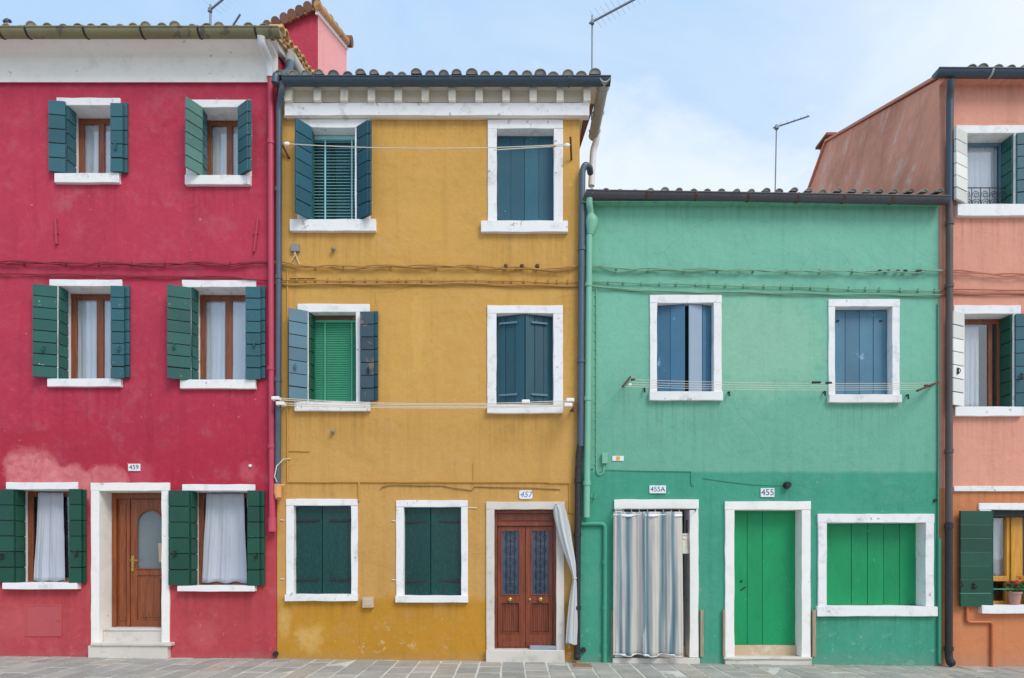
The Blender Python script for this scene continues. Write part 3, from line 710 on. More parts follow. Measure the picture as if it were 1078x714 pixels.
mb = MB(); hx, hz = X(141.5, RD), Z(593, RD)
mb.box(hx-.02, hx+.02, Y0-.012, Y0, hz-.13, hz+.12); mb.tube([(hx, Y0, hz+.05), (hx, Y0-.06, hz+.05), (hx+.11, Y0-.062, hz+.045)], .011, 8); mb.ball((hx, Y0-.015, hz-.06), .014)
mb.build('handle', M['brass'], door, smooth=True, bevel=.003)
n_ = MB(); n_.obox((X(167.5,RD-.1), RD-.09, Z(592,RD-.1)), (.11,.012,.004), (0,.004,0), (-.012,0,.30)); o = n_.build('paper_note', M['paper'])
tag(o, 'tan card hanging against the glass of the brown door on the red house', 'note')

# wall, gable, upper block
mb = MB(); wall_front(mb, XR0, XRY-.004, 0, 0, Z(60), red_holes)
zer, zrr = 9.415, 10.82
shell(mb, XR0, XRY-.004, 9.36, 4.0, 10.76, 8.0, 9.3, ms=1)
mb.build('wall', [M['red_plaster'], M['red_dark']], red)
mb = MB()
prof = [(.02, Z(86.5)), (-.05, Z(86.5,-.05)), (-.05, 9.325), (-.085, 9.328)] + [(-.085-.29*math.sin(math.pi/2*k/6), 9.335+.06*(1-math.cos(math.pi/2*k/6))) for k in range(7)] + [(-.38, 9.42), (.02, 9.42)]
n = 24
for i in range(1): mb.prismx(prof, XR0, X(291.5,-.05))
mb.slab(XR0, X(292,-.05), -.056, -.03, Z(60.3,-.05), Z(58.6,-.05), .002)
mb.build('cornice', M['white_clean'], red, smooth=True, angle=30)
gutter(red, XR0, X(294,-.45), -.38, Z(28,-.47), .09, 'gut_moss', [X(q,-.42) for q in (-58,1,29,90,150,210,270)])
roof(red, XR0, XRY+.06, -.36, zer, 4.0, zrr, 8.0, 9.4, verge=XRY+.09)
mb = MB(); mb.prismx([(-.36, 9.40), (-.06, 9.40), (.4, 9.55), (.4, 9.68), (-.3, 9.46)], XRY-.02, XRY+.07); mb.build('verge_board', M['white'], red)
def prismY(mb, plan, top, zb, m=0):
    n = len(plan); vs = [(x, y, zb) for x, y in plan] + [(x, y, z) for (x, y), z in zip(plan, top)]
    mb.add(vs, [tuple(range(n)), tuple(range(2*n-1, n-1, -1))] + [(i,(i+1)%n,n+(i+1)%n,n+i) for i in range(n)], m)
# set-back upper block behind the eaves
xd = X(335, 2.1); xl = X(284, 2.1); zf_r, zf_l = Z(11, 2.1), Z(35, 2.1); zb_r = Z(44, 3.95); zb_l = zb_r - (zf_r-zf_l)
mb = MB(); prismY(mb, [(xl,2.1),(xd,2.1),(xd,4.2),(xl,4.2)], [zf_l, zf_r, zb_r+.02, zb_l+.02], 9.6)
up = mb.build('upper_block', M['red_dark'], red)
mb = MB(); mb.add([(xd+.003,2.1,9.6),(xd+.003,4.2,9.6),(xd+.003,4.2,zb_r+.02),(xd+.003,2.1,zf_r)], [(0,1,2,3)]); mb.build('side_render', M['red_pale'], up)
mb = MB(); sl = (zb_r-zf_r)/(3.95-2.1)
mb.obox((xd-.02, 2.02, zf_r-.10-.08*sl), (.05,0,0), (0,2.2,2.2*sl), (0,0,.10)); mb.build('verge_trim', M['white'], up)
mb = MB()
mb.obox((xl-.1, 2.0, zf_l-.1*(zf_r-zf_l)/(xd-xl)-.1*sl+.005), (xd-xl+.18, 0, (zf_r-zf_l)*(xd-xl+.18)/(xd-xl)), (0, 2.25, 2.25*sl), (0,0,.07), m=1)
sx = (zf_r-zf_l)/(xd-xl)
for k in range(7):                                                   # big cover tiles along the front edge, pointing back
    x = xl + .02 + k*.148; z = zf_l + sx*(x-xl)
    for j in range(5):
        y = 1.96 + j*.42; mb.tube([(x+R(-.01,.01), y, z+.09+(y-2.1)*sl), (x, y+.5, z+.085+(y+.4-2.1)*sl)], [.085, .07], 12, m=0, a=R(.2,1))
for j in range(6): mb.tube([(xd+.04, 1.96+j*.38, zf_r+.05+(j*.38-.14)*sl), (xd+.04, 2.4+j*.38, zf_r+.04+(j*.38+.3)*sl)], [.075,.06], 10, m=1, a=R(0,.6))
mb.tube([(xd-.1, 4.15, zb_r+.18), (xd+.14, 4.15, zb_r+.16)], .11, 12, a=.8)
mb.build('block_roof', [M['tile_red'], M['tile_tan'], M['tile_tan']], up, smooth=True)
# rainwater goods of the red house
pipe(red, [(275.5,38,-.40),(276,46,-.36),(284,64,-.10),(285,82,-.075)], .058, 'pipe_white', name='swan_neck')
pipe(red, [(285.5,80,-.07),(286,300,-.07),(287,552,-.07)], .046, 'pipe_pink', collars=[(285.6,150,-.07),(286,388,-.07),(286.4,470,-.07)])
pipe(red, [(287,545,-.072),(287,560,-.085),(283.5,541,-.03)][:2], .06, 'pipe_pink', name='pipe_shoe')
mb = MB(); hx, hy, hz = X(304,.25), .25, Z(58,.25)
mb.tube([(hx,hy,hz+.02),(hx,hy,hz-.10),(hx+.02,hy,hz-.2)], [.11,.085,.05], 14); mb.build('rain_hopper', M['gut_zinc'], red, smooth=True)
pipe(red, [(307,60,.35),(318,79,.5)], .085, 'gut_zinc', name='side_gutter')
pipe(red, [(306,66,.1),(305,76,.0),(296,80,-.15),(291,79,-.25),(290,88,-.25)], .055, 'pipe_blue', name='elbow_pipe')
# small things fixed to the red wall
plate(red, '459', 136, 148.5, 488.5, 496, .10)
mb = MB(); mb.box(X(28), X(65), -.006, .01, Z(669.5), Z(637)); h_ = mb.build('meter_hatch', M['hatch'], red, bevel=.004)
mb = MB(); xa, xb, za, zb = X(27.3), X(65.7), Z(670), Z(636.5)
for b in ((xa,xb,za,za+.02),(xa,xb,zb-.02,zb),(xa,xa+.02,za+.02,zb-.02),(xb-.02,xb,za+.02,zb-.02)): mb.box(b[0], b[1], -.012, .01, b[2], b[3])
mb.ball((X(62), -.012, Z(653)), .012); mb.build('hatch_frame', M['hatch'], h_)
for (px, dx) in ((60.5,.012),(270.5,-.03)):
    mb = MB(); mb.tube([(X(px)-dx, -.02, Z(231)), (X(px)+dx, -.025, Z(258 if px < 100 else 266))], .02, 8); mb.box(X(px)-.03, X(px)+.03, -.035, .0, Z(247), Z(245)); mb.build('wall_anchor', M['paint_red'], red, smooth=True)
mb = MB(); mb.tube([(X(264.5),.01,Z(490.5)), (X(264.5),-.03,Z(490.5))], .022, 10); mb.build('pipe_stub', M['white'], red)
mb = MB(); mb.tube([(X(291.2),.02,Z(688)), (X(291.2),-.05,Z(688.3))], .04, 12); mb.build('drain_stub', M['iron'], red, smooth=True)

# ------------------------------------------------------------------ YELLOW HOUSE
yel = tag(empty('yellow_house', ((XRY+XYG)/2, 0, GZ(-1.3))), 'ochre yellow three storey house with a red-brown double door and bracketed white eave', 'house', 'painted terrace houses')
yh = []
def shut(par, leaves, mat, nb, orient='h', th=.038):
    for (a, b, zt, zb, mt) in leaves:
        mb = MB(); leaf(mb, a, b, zb, zt, nb, orient, th); mb.build('shutter', [M[mt or mat], M[SEAM.get(mt or mat, 'seam')]], par, bevel=.003)
def blind(par, x0, x1, z0, z1, Y, n, mat, tapes, tilt=.5, w=.05):
    mb = MB(); sp = (z1-z0-.06)/n
    for i in range(n):
        z = z0 + sp*(i+.5); mb.obox((x0, Y-w/2*math.cos(tilt), z-w/2*math.sin(tilt)), (x1-x0,0,0), (0,w*math.cos(tilt),w*math.sin(tilt)), (0,0,.004), a=R(0,1))
    for t in tapes: mb.box(t-.012, t+.012, Y-w/2-.006, Y-w/2-.003, z0, z1-.05)
    mb.box(x0, x1, Y-.035, Y+.035, z1-.055, z1-.003)
    return mb.build('blind', M[mat], par)
# top left
w, r = window(yel, 'top floor left window of the yellow house with a pale slatted blind', (325.5,374.5,135.5,233), (314,390.5,126.5,135.5), (307,397,233,243), 314, 390.5, .24, ) if False else window(yel, 'top floor left window of the yellow house with a pale slatted blind', (325.5,374.5,135.5,233), .26, (314,390.5,126.5,135.5), (307,397,233,243), 314, 390.5)
yh.append(hole(r)); sash(w, r, .30, 'shut_bottle', .06, (X(349,.26), X(354,.26)), 'shut_teal')
blind(w, r[0]+.01, r[1]-.01, r[2]+.005, r[3]-.01, .19, 28, 'blind_teal', [X(343,.17), X(371,.17)], .6, .040)
shut(w, [((X(328.5),-.014), (X(311.5,-.24),-.24), Z(135.2), Z(232.3), 'shut_blue'), ((X(327),.02), (X(326.4)+.01,.15), Z(136), Z(232.5), None)], 'shut_teal', 7)
shut(w, [((X(377),-.012), (X(388.5,-.17),-.17), Z(134.5), Z(232.3), None), ((X(380),-.03), (X(391,-.17),-.17), Z(134.5), Z(232.3), None)], 'shut_navy', 7)
# top right, closed boards
def closed(label, op, depth, lint, sill, jl, jr, split, mat, nb, mid=0.0, mat2=None, root=yel, holes=yh, seam=None):
    w, r = window(root, label, op, depth+.06, lint, sill, jl, jr); holes.append(hole(r))
    xs = X(split, depth)
    shut(w, [((r[0]+.004, depth), (xs-.003, depth-mid), r[3]-.006, r[2]+.006, None)], mat, nb, 'v')
    shut(w, [((xs+.003, depth-mid), (r[1]-.004, depth), r[3]-.006, r[2]+.006, None)], mat2 or mat, nb, 'v')
    return w, r
w, r = closed('top floor right window of the yellow house with closed blue shutters', (523.5,583.5,136.5,234.5), .17, (514,593,127,136.5), (507,598,234.5,244), 514, 593, 552.5, 'shut_blue', 2)
# first floor left: green blind
w, r = window(yel, 'first floor left window of the yellow house with a bright green blind', (325.5,375.5,329,424), .22, (314,390,320.5,329), (312,391,424,432.5), 314, 390)
yh.append(hole(r)); sash(w, r, .28, 'shut_bottle', .06)
blind(w, r[0]+.008, r[1]-.008, r[2]+.004, r[3]-.05, .17, 46, 'blind_green', [X(343,.16), X(371,.16)], .95, .040)
mb = MB(); mb.box(r[0]+.01, r[1]-.01, .12, .21, r[3]-.065, r[3]-.012); mb.build('blind_box', M['rust'], w)
shut(w, [((X(324.5),-.014), (X(304.5,-.15),-.15), Z(328.2), Z(422.5), 'shut_slate'), ((X(326.5),.0), (X(326.3)+.03,.12), Z(330), Z(423.5), 'shut_bottle')], 'shut_navy', 7)
shut(w, [((X(379.8,-.08),-.08), (X(394,-.085),-.085), Z(328.5,-.08), Z(422.3,-.08), 'shut_worn'), ((X(393.5,-.035),-.035), (X(398.5,-.04),-.04), Z(329), Z(422), None)], 'shut_navy', 7)
latch(w, X(311,-.16), -.14, Z(386,-.14), M['shut_slate']); latch(w, X(388,-.11), -.11, Z(390,-.1), M['iron'])
# first floor right: shutters ajar
w, r = closed('first floor right window of the yellow house with shutters slightly ajar', (523,583,330.5,427), .14, (513.5,593,322,330.5), (513.5,593,427,435), 513.5, 593, 553, 'shut_navy', 3, mid=.12)
xs = X(553, .02)
for (xa, xb, ya, yb_) in ((X(526,.1), X(545,.05), .105, .04), (X(560,.05), X(577,.1), .045, .105)):
    for py in (341.5, 417): mb = MB(); mb.obox((xa, ya-.045, Z(py,.05)), (xb-xa, yb_-ya, 0), (0,.015,0), (0,0,.03)); mb.build('batten', M['shut_slate'], w, bevel=.003)
# ground floor pair of glossy shutters
for (label, q, spl) in (('ground floor left window of the yellow house with closed bottle green shutters', 0, 340.5), ('ground floor middle window of the yellow house with a dark gap between its shutters', 115.7, 454.5)):
    dy = 1.5 if q else 0
    w, r = closed(label, (310+q,370.5+q,532.5+dy,625.5+dy), .11, (302+q,377.3+q,525.5+dy,532.5+dy), (301.7+q,377.8+q,625.5+dy,633+dy), 302+q, 377.3+q, spl, 'shut_gloss', 1, mid=.035 if q else .012)
    for py in (548+dy, 610+dy):
        for (xa, xb) in ((r[0]+.02, r[0]+.36), (r[1]-.36, r[1]-.02)):
            mb = MB(); mb.box(xa, xb, .062, .10, Z(py,.1)-.014, Z(py,.1)+.014); mb.build('strap_hinge', M['iron'], w)
# door 457
mb = MB(); mb.slab(X(512.5), X(521), -.03, .16, Z(683.5), Z(536.5)); mb.slab(X(586), X(594.5), -.03, .16, Z(683.5), Z(536.5)); mb.slab(X(512.3), X(594.7), -.033, .16, Z(536.5), Z(528.5))
mb.build('door_frame', M['stone'], yel, bevel=.006); yh.append((X(521)-.02, X(586)+.02, -.4, Z(536.5)+.02))
mb = MB(); mb.box(X(512,-.08), X(595,-.08), -.085, .2, GZ(0)-.2, Z(684,-.05)); mb.build('door_step', M['stone'], yel, bevel=.012)
zb = Z(684,-.05)+.006; x0, x1, zt = X(521)+.004, X(586)-.004, Z(536.5)-.004; Y0, Y1 = .10, .16
mb = MB(); ztr = Z(552,.12)
mb.box(x0, x0+.035, Y0-.02, Y1, zb, zt); mb.box(x1-.035, x1, Y0-.02, Y1, zb, zt); mb.box(x0+.035, x1-.035, Y0-.02, Y1, zt-.05, zt); mb.box(x0+.035, x1-.035, Y0-.03, Y1, ztr-.03, ztr+.03)
mb.box(x0+.035, x1-.035, Y0+.01, Y1, ztr+.03, zt-.05); mb.box(x0+.09, x1-.09, Y0-.002, Y0+.012, ztr+.055, zt-.075)
door = mb.build('door', M['door_red'], yel, bevel=.005)
xm = X(553.5,.1)
for (la, lb, ga, gb) in ((x0+.04, xm-.003, X(529,.1), X(546.8,.1)), (xm+.003, x1-.04, X(560.5,.1), X(578.5,.1))):
    gz0, gz1 = Z(625.5,.1), Z(559,.1); pz0, pz1 = Z(666,.1), Z(635,.1); lt = ztr-.034
    mb = MB(); mb.box(la, ga, Y0, Y1, zb, lt); mb.box(gb, lb, Y0, Y1, zb, lt)
    for a, b in ((zb, pz0), (pz1, gz0), (gz1, lt)): mb.box(ga, gb, Y0, Y1, a, b)
    mb.box(ga, gb, Y0+.03, Y1, pz0, pz1); nrd = 9
    for i in range(nrd): mb.box(ga + (gb-ga)*(i+.12)/nrd, ga + (gb-ga)*(i+.88)/nrd, Y0+.02, Y0+.031, pz0+.01, pz1-.01)
    for (a, b, c0, c1) in ((ga-.02,gb+.02,gz1,gz1+.02),(ga-.02,gb+.02,gz0-.02,gz0),(ga-.02,ga,gz0,gz1),(gb,gb+.02,gz0,gz1),(ga-.02,gb+.02,pz1,pz1+.018),(ga-.02,gb+.02,pz0-.018,pz0),(ga-.02,ga,pz0,pz1),(gb,gb+.02,pz0,pz1)):
        mb.box(a, b, Y0-.012, Y0+.002, c0, c1)
    mb.box(la+.01, lb-.01, Y0-.01, Y0+.002, zb+.02, zb+.10)
    mb.build('door_leaf', M['door_red'], door, bevel=.004)
    mb = MB(); mb.box(ga, gb, Y0+.035, Y0+.04, gz0, gz1); mb.build('pane', M['door_glass'], door)
    mb = MB()
    for i in range(1, 4): mb.tube([(ga+(gb-ga)*i/4, Y0+.022, gz0), (ga+(gb-ga)*i/4, Y0+.022, gz1)], .005, 6)
    for k in range(5):
        zc = gz0 + (gz1-gz0)*(k+.5)/5; xc = (ga+gb)/2
        for rr in (.05, .09): mb.tube([(xc+rr*math.cos(t*.5236), Y0+.02, zc+rr*.8*math.sin(t*.5236)) for t in range(13)], .004, 5)
    mb.build('grille', M['iron'], door)
for (px, rr) in ((537.5,.036),(569.5,.036),(558.2,.02)):
    mb = MB(); mb.tube([(X(px,.1),Y0,Z(631,.1)),(X(px,.1),Y0-.03,Z(631,.1))], rr*.5, 10); mb.ball((X(px,.1), Y0-.045, Z(631,.1)), rr, sc=(1,.6,1)); mb.build('knob', M['brass'], door, smooth=True)
mb = MB(); mb.slab(X(558.3,-.04), X(586.5,-.04), -.07, .075, Z(684,-.05)+.004, Z(684,-.05)+.05, .006); o = mb.build('doormat', M['mat'], None, bevel=.01); tag(o, 'folded blue-grey mat on the stone step of door 457', 'doormat')
plate(yel, '457', 547, 561, 516.3, 525.6, .125, 'ink_blue', .25, True)
# walls, eaves, roof
mb = MB(); wall_front(mb, XRY+.004, XYG-.004, 0, 0, 8.68, yh); shell(mb, XRY+.004, XYG-.004, 8.68, 4.0, 10.0, 8.0, 8.6)
mb.build('wall', M['yellow_plaster'], yel)
mb = MB(); mb.slab(X(300,-.10), X(621,-.10), -.10, .01, Z(121.5,-.10), Z(108.3,-.10), .004); mb.box(X(300), X(617), -.03, .01, Z(109), 8.80, 1); mb.build('eave_band', [M['white'], M['soffit']], yel, bevel=.004)
mb = MB(); mb.prismx([(.0, Z(125.5)), (-.05, Z(124.5,-.05)), (-.07, Z(123,-.07)), (-.07, Z(121.7,-.07)), (.0, Z(121.7,-.07))], X(300,-.05), X(617,-.05)); mb.build('moulding', M['cream'], yel)
mb = MB(); mb.box(X(299,-.2), X(632,-.2), -.25, .25, 8.80, 8.825); mb.build('soffit', M['soffit'], yel)
for i in range(12):
    px = 304.5 + i*28.6 - (2 if i == 0 else 0); mb = MB(); y_ = -.08
    x = X(px, -.2); mb.slab(x-.056, x+.056, -.15, -.031, Z(108.3,-.10)+.002, 8.798, .004, .1); mb.build('bracket', M['cream'], yel, bevel=.006)
    if i >= 11: break
gutter(yel, X(297,-.325), X(643.5,-.325), -.24, Z(80,-.325), .085, 'gut_blue', [X(q,-.35) for q in (330,412,475,560,600)], 'gut_blue')
roof(yel, XRY+.03, XYG+.30, -.22, 8.825, 4.0, 10.13, 8.0, 8.7)
zt = Z(80,-.325)                                                      # the gutter turns the corner and runs back
mb = MB(); xg = X(643.5,-.325)-.085; prof = [(math.cos(math.radians(180+15*k))*.085, math.sin(math.radians(180+15*k))*.085) for k in range(13)] + [(math.cos(math.radians(360-15*k))*.073, math.sin(math.radians(360-15*k))*.073) for k in range(13)]
n = len(prof); ya, yb_ = -.32, 1.05
mb.add([(xg+a, ya, zt+b) for a, b in prof] + [(xg+a, yb_, zt+b-.01) for a, b in prof], [tuple(range(n)), tuple(range(2*n-1,n-1,-1))] + [(i,(i+1)%n,n+(i+1)%n,n+i) for i in range(n)])
for y in (-.1,.45,.9): mb.tube([(xg+.095*math.cos(math.radians(180+15*k)), y, zt+.095*math.sin(math.radians(180+15*k))) for k in range(13)], .008, 6)
mb.build('side_gutter', M['gut_zinc'], yel, smooth=True, angle=50)
mb = MB(); mb.box(XYG+.003, XYG+.09, .0, 1.4, zt-.16, zt-.02); mb.build('side_cornice', M['cream'], yel, bevel=.01)
pipe(yel, [(629,132,1.0),(629,146,1.0),(625,158,1.05),(623,196,1.05)], .055, 'pipe_white', name='side_pipe')
pipe(yel, [(298,88,-.24),(297,96,-.22),(294.5,112,-.09),(294,300,-.075),(293,516,-.075)], .044, 'pipe_blue', collars=[(294,292,-.075),(293.6,200,-.075),(293.3,400,-.075)])
mb = MB(); mb.tube([(X(293,-.075),-.075,Z(510,-.075)),(X(293,-.075),-.08,Z(519,-.075)),(X(294,-.09),-.11,Z(525,-.09))], [.06,.058,.045], 12); mb.build('pipe_shoe', M['clay'], yel, smooth=True)
pipe(yel, [(622,182,.1),(621,176,-.02),(616.5,173.5,-.075),(613.5,180,-.08),(613,240,-.08),(611.5,470,-.08)], .05, 'pipe_blue', collars=[(613,262,-.08),(612,380,-.08)])
pipe(yel, [(611.3,468,-.08),(609.5,482,-.07),(609,500,-.07),(608.7,560,-.08),(608,692,-.08)], .048, 'pipe_dark', name='downpipe', collars=[(609,506,-.07),(608.5,563,-.08),(608.2,640,-.08)])
mb = MB(); mb.ball((X(608,-.1), -.10, Z(692,-.1)), .055, sc=(1,1.1,.9)); mb.build('pipe_shoe', M['iron'], yel, smooth=True)
# small fittings of the yellow wall
mb = MB(); mb.box(X(307.5), X(316.5), -.05, .0, Z(266), Z(258)); jb = mb.build('junction_box', M['greybox'], yel, bevel=.006)
mb = MB(); mb.tube([(X(311),-.03,Z(266)),(X(311),-.02,Z(270)),(X(306.5),-.015,Z(277))], .010, 6); mb.tube([(X(312),-.03,Z(266)),(X(312.5),-.02,Z(270)),(X(316),-.015,Z(279))], .010, 6); mb.build('lead', M['cable_cream'], jb)
for (px, py) in ((351.5,263.5),(351,455)):
    mb = MB(); mb.tube([(X(px),.01,Z(py)),(X(px),-.04,Z(py))], .018, 8); mb.ball((X(px)+.01,-.05,Z(py)-.005), .034); mb.build('wall_eye', M['alu'], yel, smooth=True)
mb = MB(); mb.box(X(383), X(394.5), -.07, .0, Z(639.5), Z(628.5)); mb.box(X(385), X(392.5), -.078, -.068, Z(637.5), Z(630.5)); mb.build('meter_box', M['tanbox'], yel, bevel=.006)
mb = MB(); mb.slab(X(303), X(578), -.022, .005, Z(508.2), Z(506.4), .003); mb.slab(X(578), X(601), -.022, .005, Z(509.2), Z(507.6), .002); mb.build('cable_ledge', M['paint_och'], yel)
mb = MB(); x = X(303.5)
mb.tube([(x,-.012,Z(507)),(x,-.012,Z(285))], .013, 8); mb.tube([(X(378.5),-.012,Z(508)),(X(378.5),-.012,Z(528))], .016, 8); mb.tube([(X(600),-.012,Z(508)),(X(600),-.012,Z(540)),(X(606),-.02,Z(541))], .012, 8); mb.tube([(X(498.5),-.006,Z(487)),(X(498.5),-.006,Z(506))], .006, 6)
mb.tube([(X(306),-.012,Z(293)),(X(333),-.012,Z(293))][::-1], .010, 6); mb.tube([(X(303),-.01,Z(475)),(X(326),-.01,Z(475.5))], .007, 6)
mb.build('conduit', M['paint_och'], yel, smooth=True)
mb = MB(); pts = [(401,516),(403,513),(412,511),(440,512),(466,512),(480,514),(497,516),(500,513),(520,513),(560,514),(590,515)]
mb.tube([(X(a),-.012+R(-.004,.004),Z(b)+R(-.01,.01)) for a, b in pts], .0065, 6); mb.build('loose_wire', M['cable_dim'], yel, smooth=True)
mb = MB(); mb.tube([(X(307),-.02,Z(483)),(X(300),-.05,Z(484)),(X(295),-.13,Z(492)),(X(293),-.14,Z(503)),(X(296),-.1,Z(511)),(X(301),-.05,Z(511))], .008, 6); mb.build('loose_wire', M['cord'], yel, smooth=True)
for (px, py, L) in ((488.5,535,14),(462,545.5-.5,0),(413,549,9),(413,611,9),(296,548,4),(296,610,4)):
    if L: mb = MB(); mb.tube([(X(px+L),-.008,Z(py)),(X(px),-.008,Z(py-.6))], .009, 6); mb.build('wire_clip', M['cord'], yel)
mb = MB(); mb.tube([(X(614.5),.02,Z(684)),(X(614.5),-.05,Z(684))], .04, 12); mb.build('drain_stub', M['iron'], yel, smooth=True)

# ------------------------------------------------------------------ GREEN HOUSE
grn = tag(empty('green_house', ((XYG+XGS)/2, 0, GZ(3.8))), 'low sea-green two storey house with a bright green door and a striped-curtained doorway', 'house', 'painted terrace houses')
gh = []
def gpan(par, leaves):
    for (a, b, zt, zb, mt, n) in leaves:
        mb = MB(); leaf(mb, a, b, zb, zt, n, 'v', .034); mb.build('shutter', [M[mt], M[SEAM.get(mt, 'seam')]], par, bevel=.003)
w, r = window(grn, 'upper left window of the green house with one pale folded shutter leaf', (692,751.5,319.5,413.3), .22, (684.3,760,311,319.5), (683.5,760.2,413.3,421.4), 684.5, 759.8); gh.append(hole(r))
gpan(w, [((X(692)+.005,.11), (X(721.5,.03),.03), r[3]-.01, r[2]+.008, 'shut_blue2', 2), ((X(725.5,.02),.02), (X(739.3,.06),.06), r[3]-.012, r[2]+.008, 'shut_lit', 1), ((X(739.5,.062),.062), (r[1]-.006,.115), r[3]-.012, r[2]+.008, 'shut_blue2', 2)])
mb = MB(); mb.box(X(721)-.02, X(726)+.03, .12, .14, r[2], r[3]); mb.build('backing', M['dark'], w)  # near-black sheet painting the shade in the gap between the leaves
w, r = window(grn, 'upper right window of the green house with closed washed-out blue shutters', (879,939,323.3,416.3), .20, (872,947,315.5,323.3), (871.3,947.3,416.3,423.6), 872.2, 946.8); gh.append(hole(r))
gpan(w, [((r[0]+.004,.13), (X(904.4,.13),.13), r[3]-.012, r[2]+.008, 'shut_sky', 2), ((X(904.8,.13),.13), (r[1]-.004,.13), r[3]-.012, r[2]+.008, 'shut_sky', 2)])
for px in (886, 932): mb = MB(); mb.box(X(px)-.02, X(px)+.02, .095, .115, Z(336), Z(334.4)); mb.build('strap_hinge', M['iron'], w)
# wide boarded ground window
w, r = window(grn, 'wide ground floor window of the green house boarded with bright green planks', (870,973.7,550.5,638.3), .25, (860.5,983,541.3,550.5), (859,985.2,638.3,649), 861, 982.6, proud=.03, sillp=.06); gh.append(hole(r))
gpan(w, [((r[0]+.003,.23), (X(896,.23),.23), r[3]-.004, r[2]+.006, 'bright_green', 1), ((X(896.4,.23),.23), (X(930,.23),.23), r[3]-.004, r[2]+.006, 'bright_green', 2), ((X(930.4,.23),.23), (r[1]-.003,.23), r[3]-.004, r[2]+.006, 'bright_green', 2)])
# door 455
def stone_door(op, ja, jb, lint, depth, mat='white_clean'):
    mb = MB(); x0, x1, yt, yb = op
    mb.slab(X(ja), X(x0), -.03, depth, Z(yb), Z(yt)); mb.slab(X(x1), X(jb), -.03, depth, Z(yb), Z(yt)); mb.slab(X(ja)-.004, X(jb)+.004, -.033, depth, Z(yt), Z(lint))
    gh.append((X(x0)-.02, X(x1)+.02, -.4, Z(yt)+.02)); return mb.build('door_frame', M[mat], grn, bevel=.006)
stone_door((773,843.6,537,691.5), 763.2, 853, 528, .24)
mb = MB(); mb.slab(X(764,-.05), X(855,-.05), -.055, .04, GZ(3.9)-.2, Z(694.6,-.05), .004); mb.slab(X(763,-.07), X(855.6,-.07), -.075, .05, Z(694.4,-.05), Z(691.8,-.05), .004); mb.box(X(773)+.003, X(843.6)-.003, .06, .24, GZ(4)-.2, Z(691,.0)-.01)
mb.build('door_step', M['stone'], grn, bevel=.008)
mb = MB(); mb.box(X(773)+.006, X(843.6)-.006, .15, .235, Z(691)-.01, Z(679.5,.15)); mb.build('threshold', M['stone_tan'], grn, bevel=.005)
x0, x1, zb, zt = X(773)+.004, X(843.6)-.004, Z(679,.2), Z(537)-.004
mb = MB(); prev = x0
for px in (787, 803, 842.5):
    e = min(X(px, .2), x1) if px < 840 else x1
    mb.box(prev+.003, e-.003, .195, .24, zb, zt, 0, R(0,1)); prev = e
mb.box(x0, x1, .215, .245, zb, zt); door = mb.build('door', M['bright_green'], grn, bevel=.003)
mb = MB(); mb.tube([(X(781,.19),.20,Z(612,.19)),(X(781,.19),.175,Z(612,.19))], .016, 8); mb.tube([(X(780,.19),.196,Z(622,.19)),(X(785,.19),.175,Z(618,.19))], .008, 6); mb.build('lock', M['iron'], door, smooth=True)
# door 455A
stone_door((655.5,726,536,692), 647, 735.3, 526, .32)
mb = MB(); mb.slab(X(645.5,-.05), X(737,-.05), -.065, .32, GZ(2.2)-.2, Z(693,-.06), .004); mb.build('door_step', M['stone'], grn, bevel=.008)
mb = MB(); mb.box(X(655.5)+.004, X(726)-.004, .20, .32, Z(693,-.06)+.002, Z(680,.2)); mb.build('threshold', M['stone_tan'], grn)
mb = MB(); mb.box(X(655.5)+.004, X(726)-.004, .33, .36, Z(693), Z(530)); mb.build('door', M['dark'], grn)  # near-black sheet standing in for the shade inside the doorway
for (px, w_) in ((643.8,2.0),(737,3.2),(760.6,2.4),(854.6,3.6)):
    mb = MB(); mb.slab(X(px), X(px+w_), -.05, .0, Z(691), Z(642), .002); mb.build('flood_board_rail', M['slat_wood'], grn, bevel=.003)
plate(grn, '455A', 684, 701.3, 511.3, 519.5, .105, spread=1.0)
plate(grn, '455', 801, 815.3, 514.2, 523.4, .135)
mb = MB(); mb.tube([(X(828.3),.01,Z(511)),(X(828.3),-.05,Z(511)),(X(828.3),-.09,Z(511))], [.055,.055,.045], 14); mb.tube([(X(828.3),-.085,Z(511)),(X(828.3),-.095,Z(511))], .03, 12); mb.build('wall_lamp', M['iron'], grn, smooth=True, angle=40)
# letter box on the jamb
mb = MB(); mb.box(X(718,.05), X(725,.05), .02, .12, Z(583,.05), Z(563.5,.05)); mb.box(X(719,.05), X(724.8,.05), .012, .02, Z(568,.05), Z(566.5,.05)); mb.box(X(718,.05)-.006, X(725,.05)+.003, .012, .125, Z(563.5,.05), Z(561.8,.05)); mb.build('letter_box', M['cream'], grn, bevel=.004)
mb = MB(); mb.tube([(X(724.5),.06,Z(547)),(X(724.5),.06,Z(561))], .012, 6); mb.build('hook', M['iron'], grn)
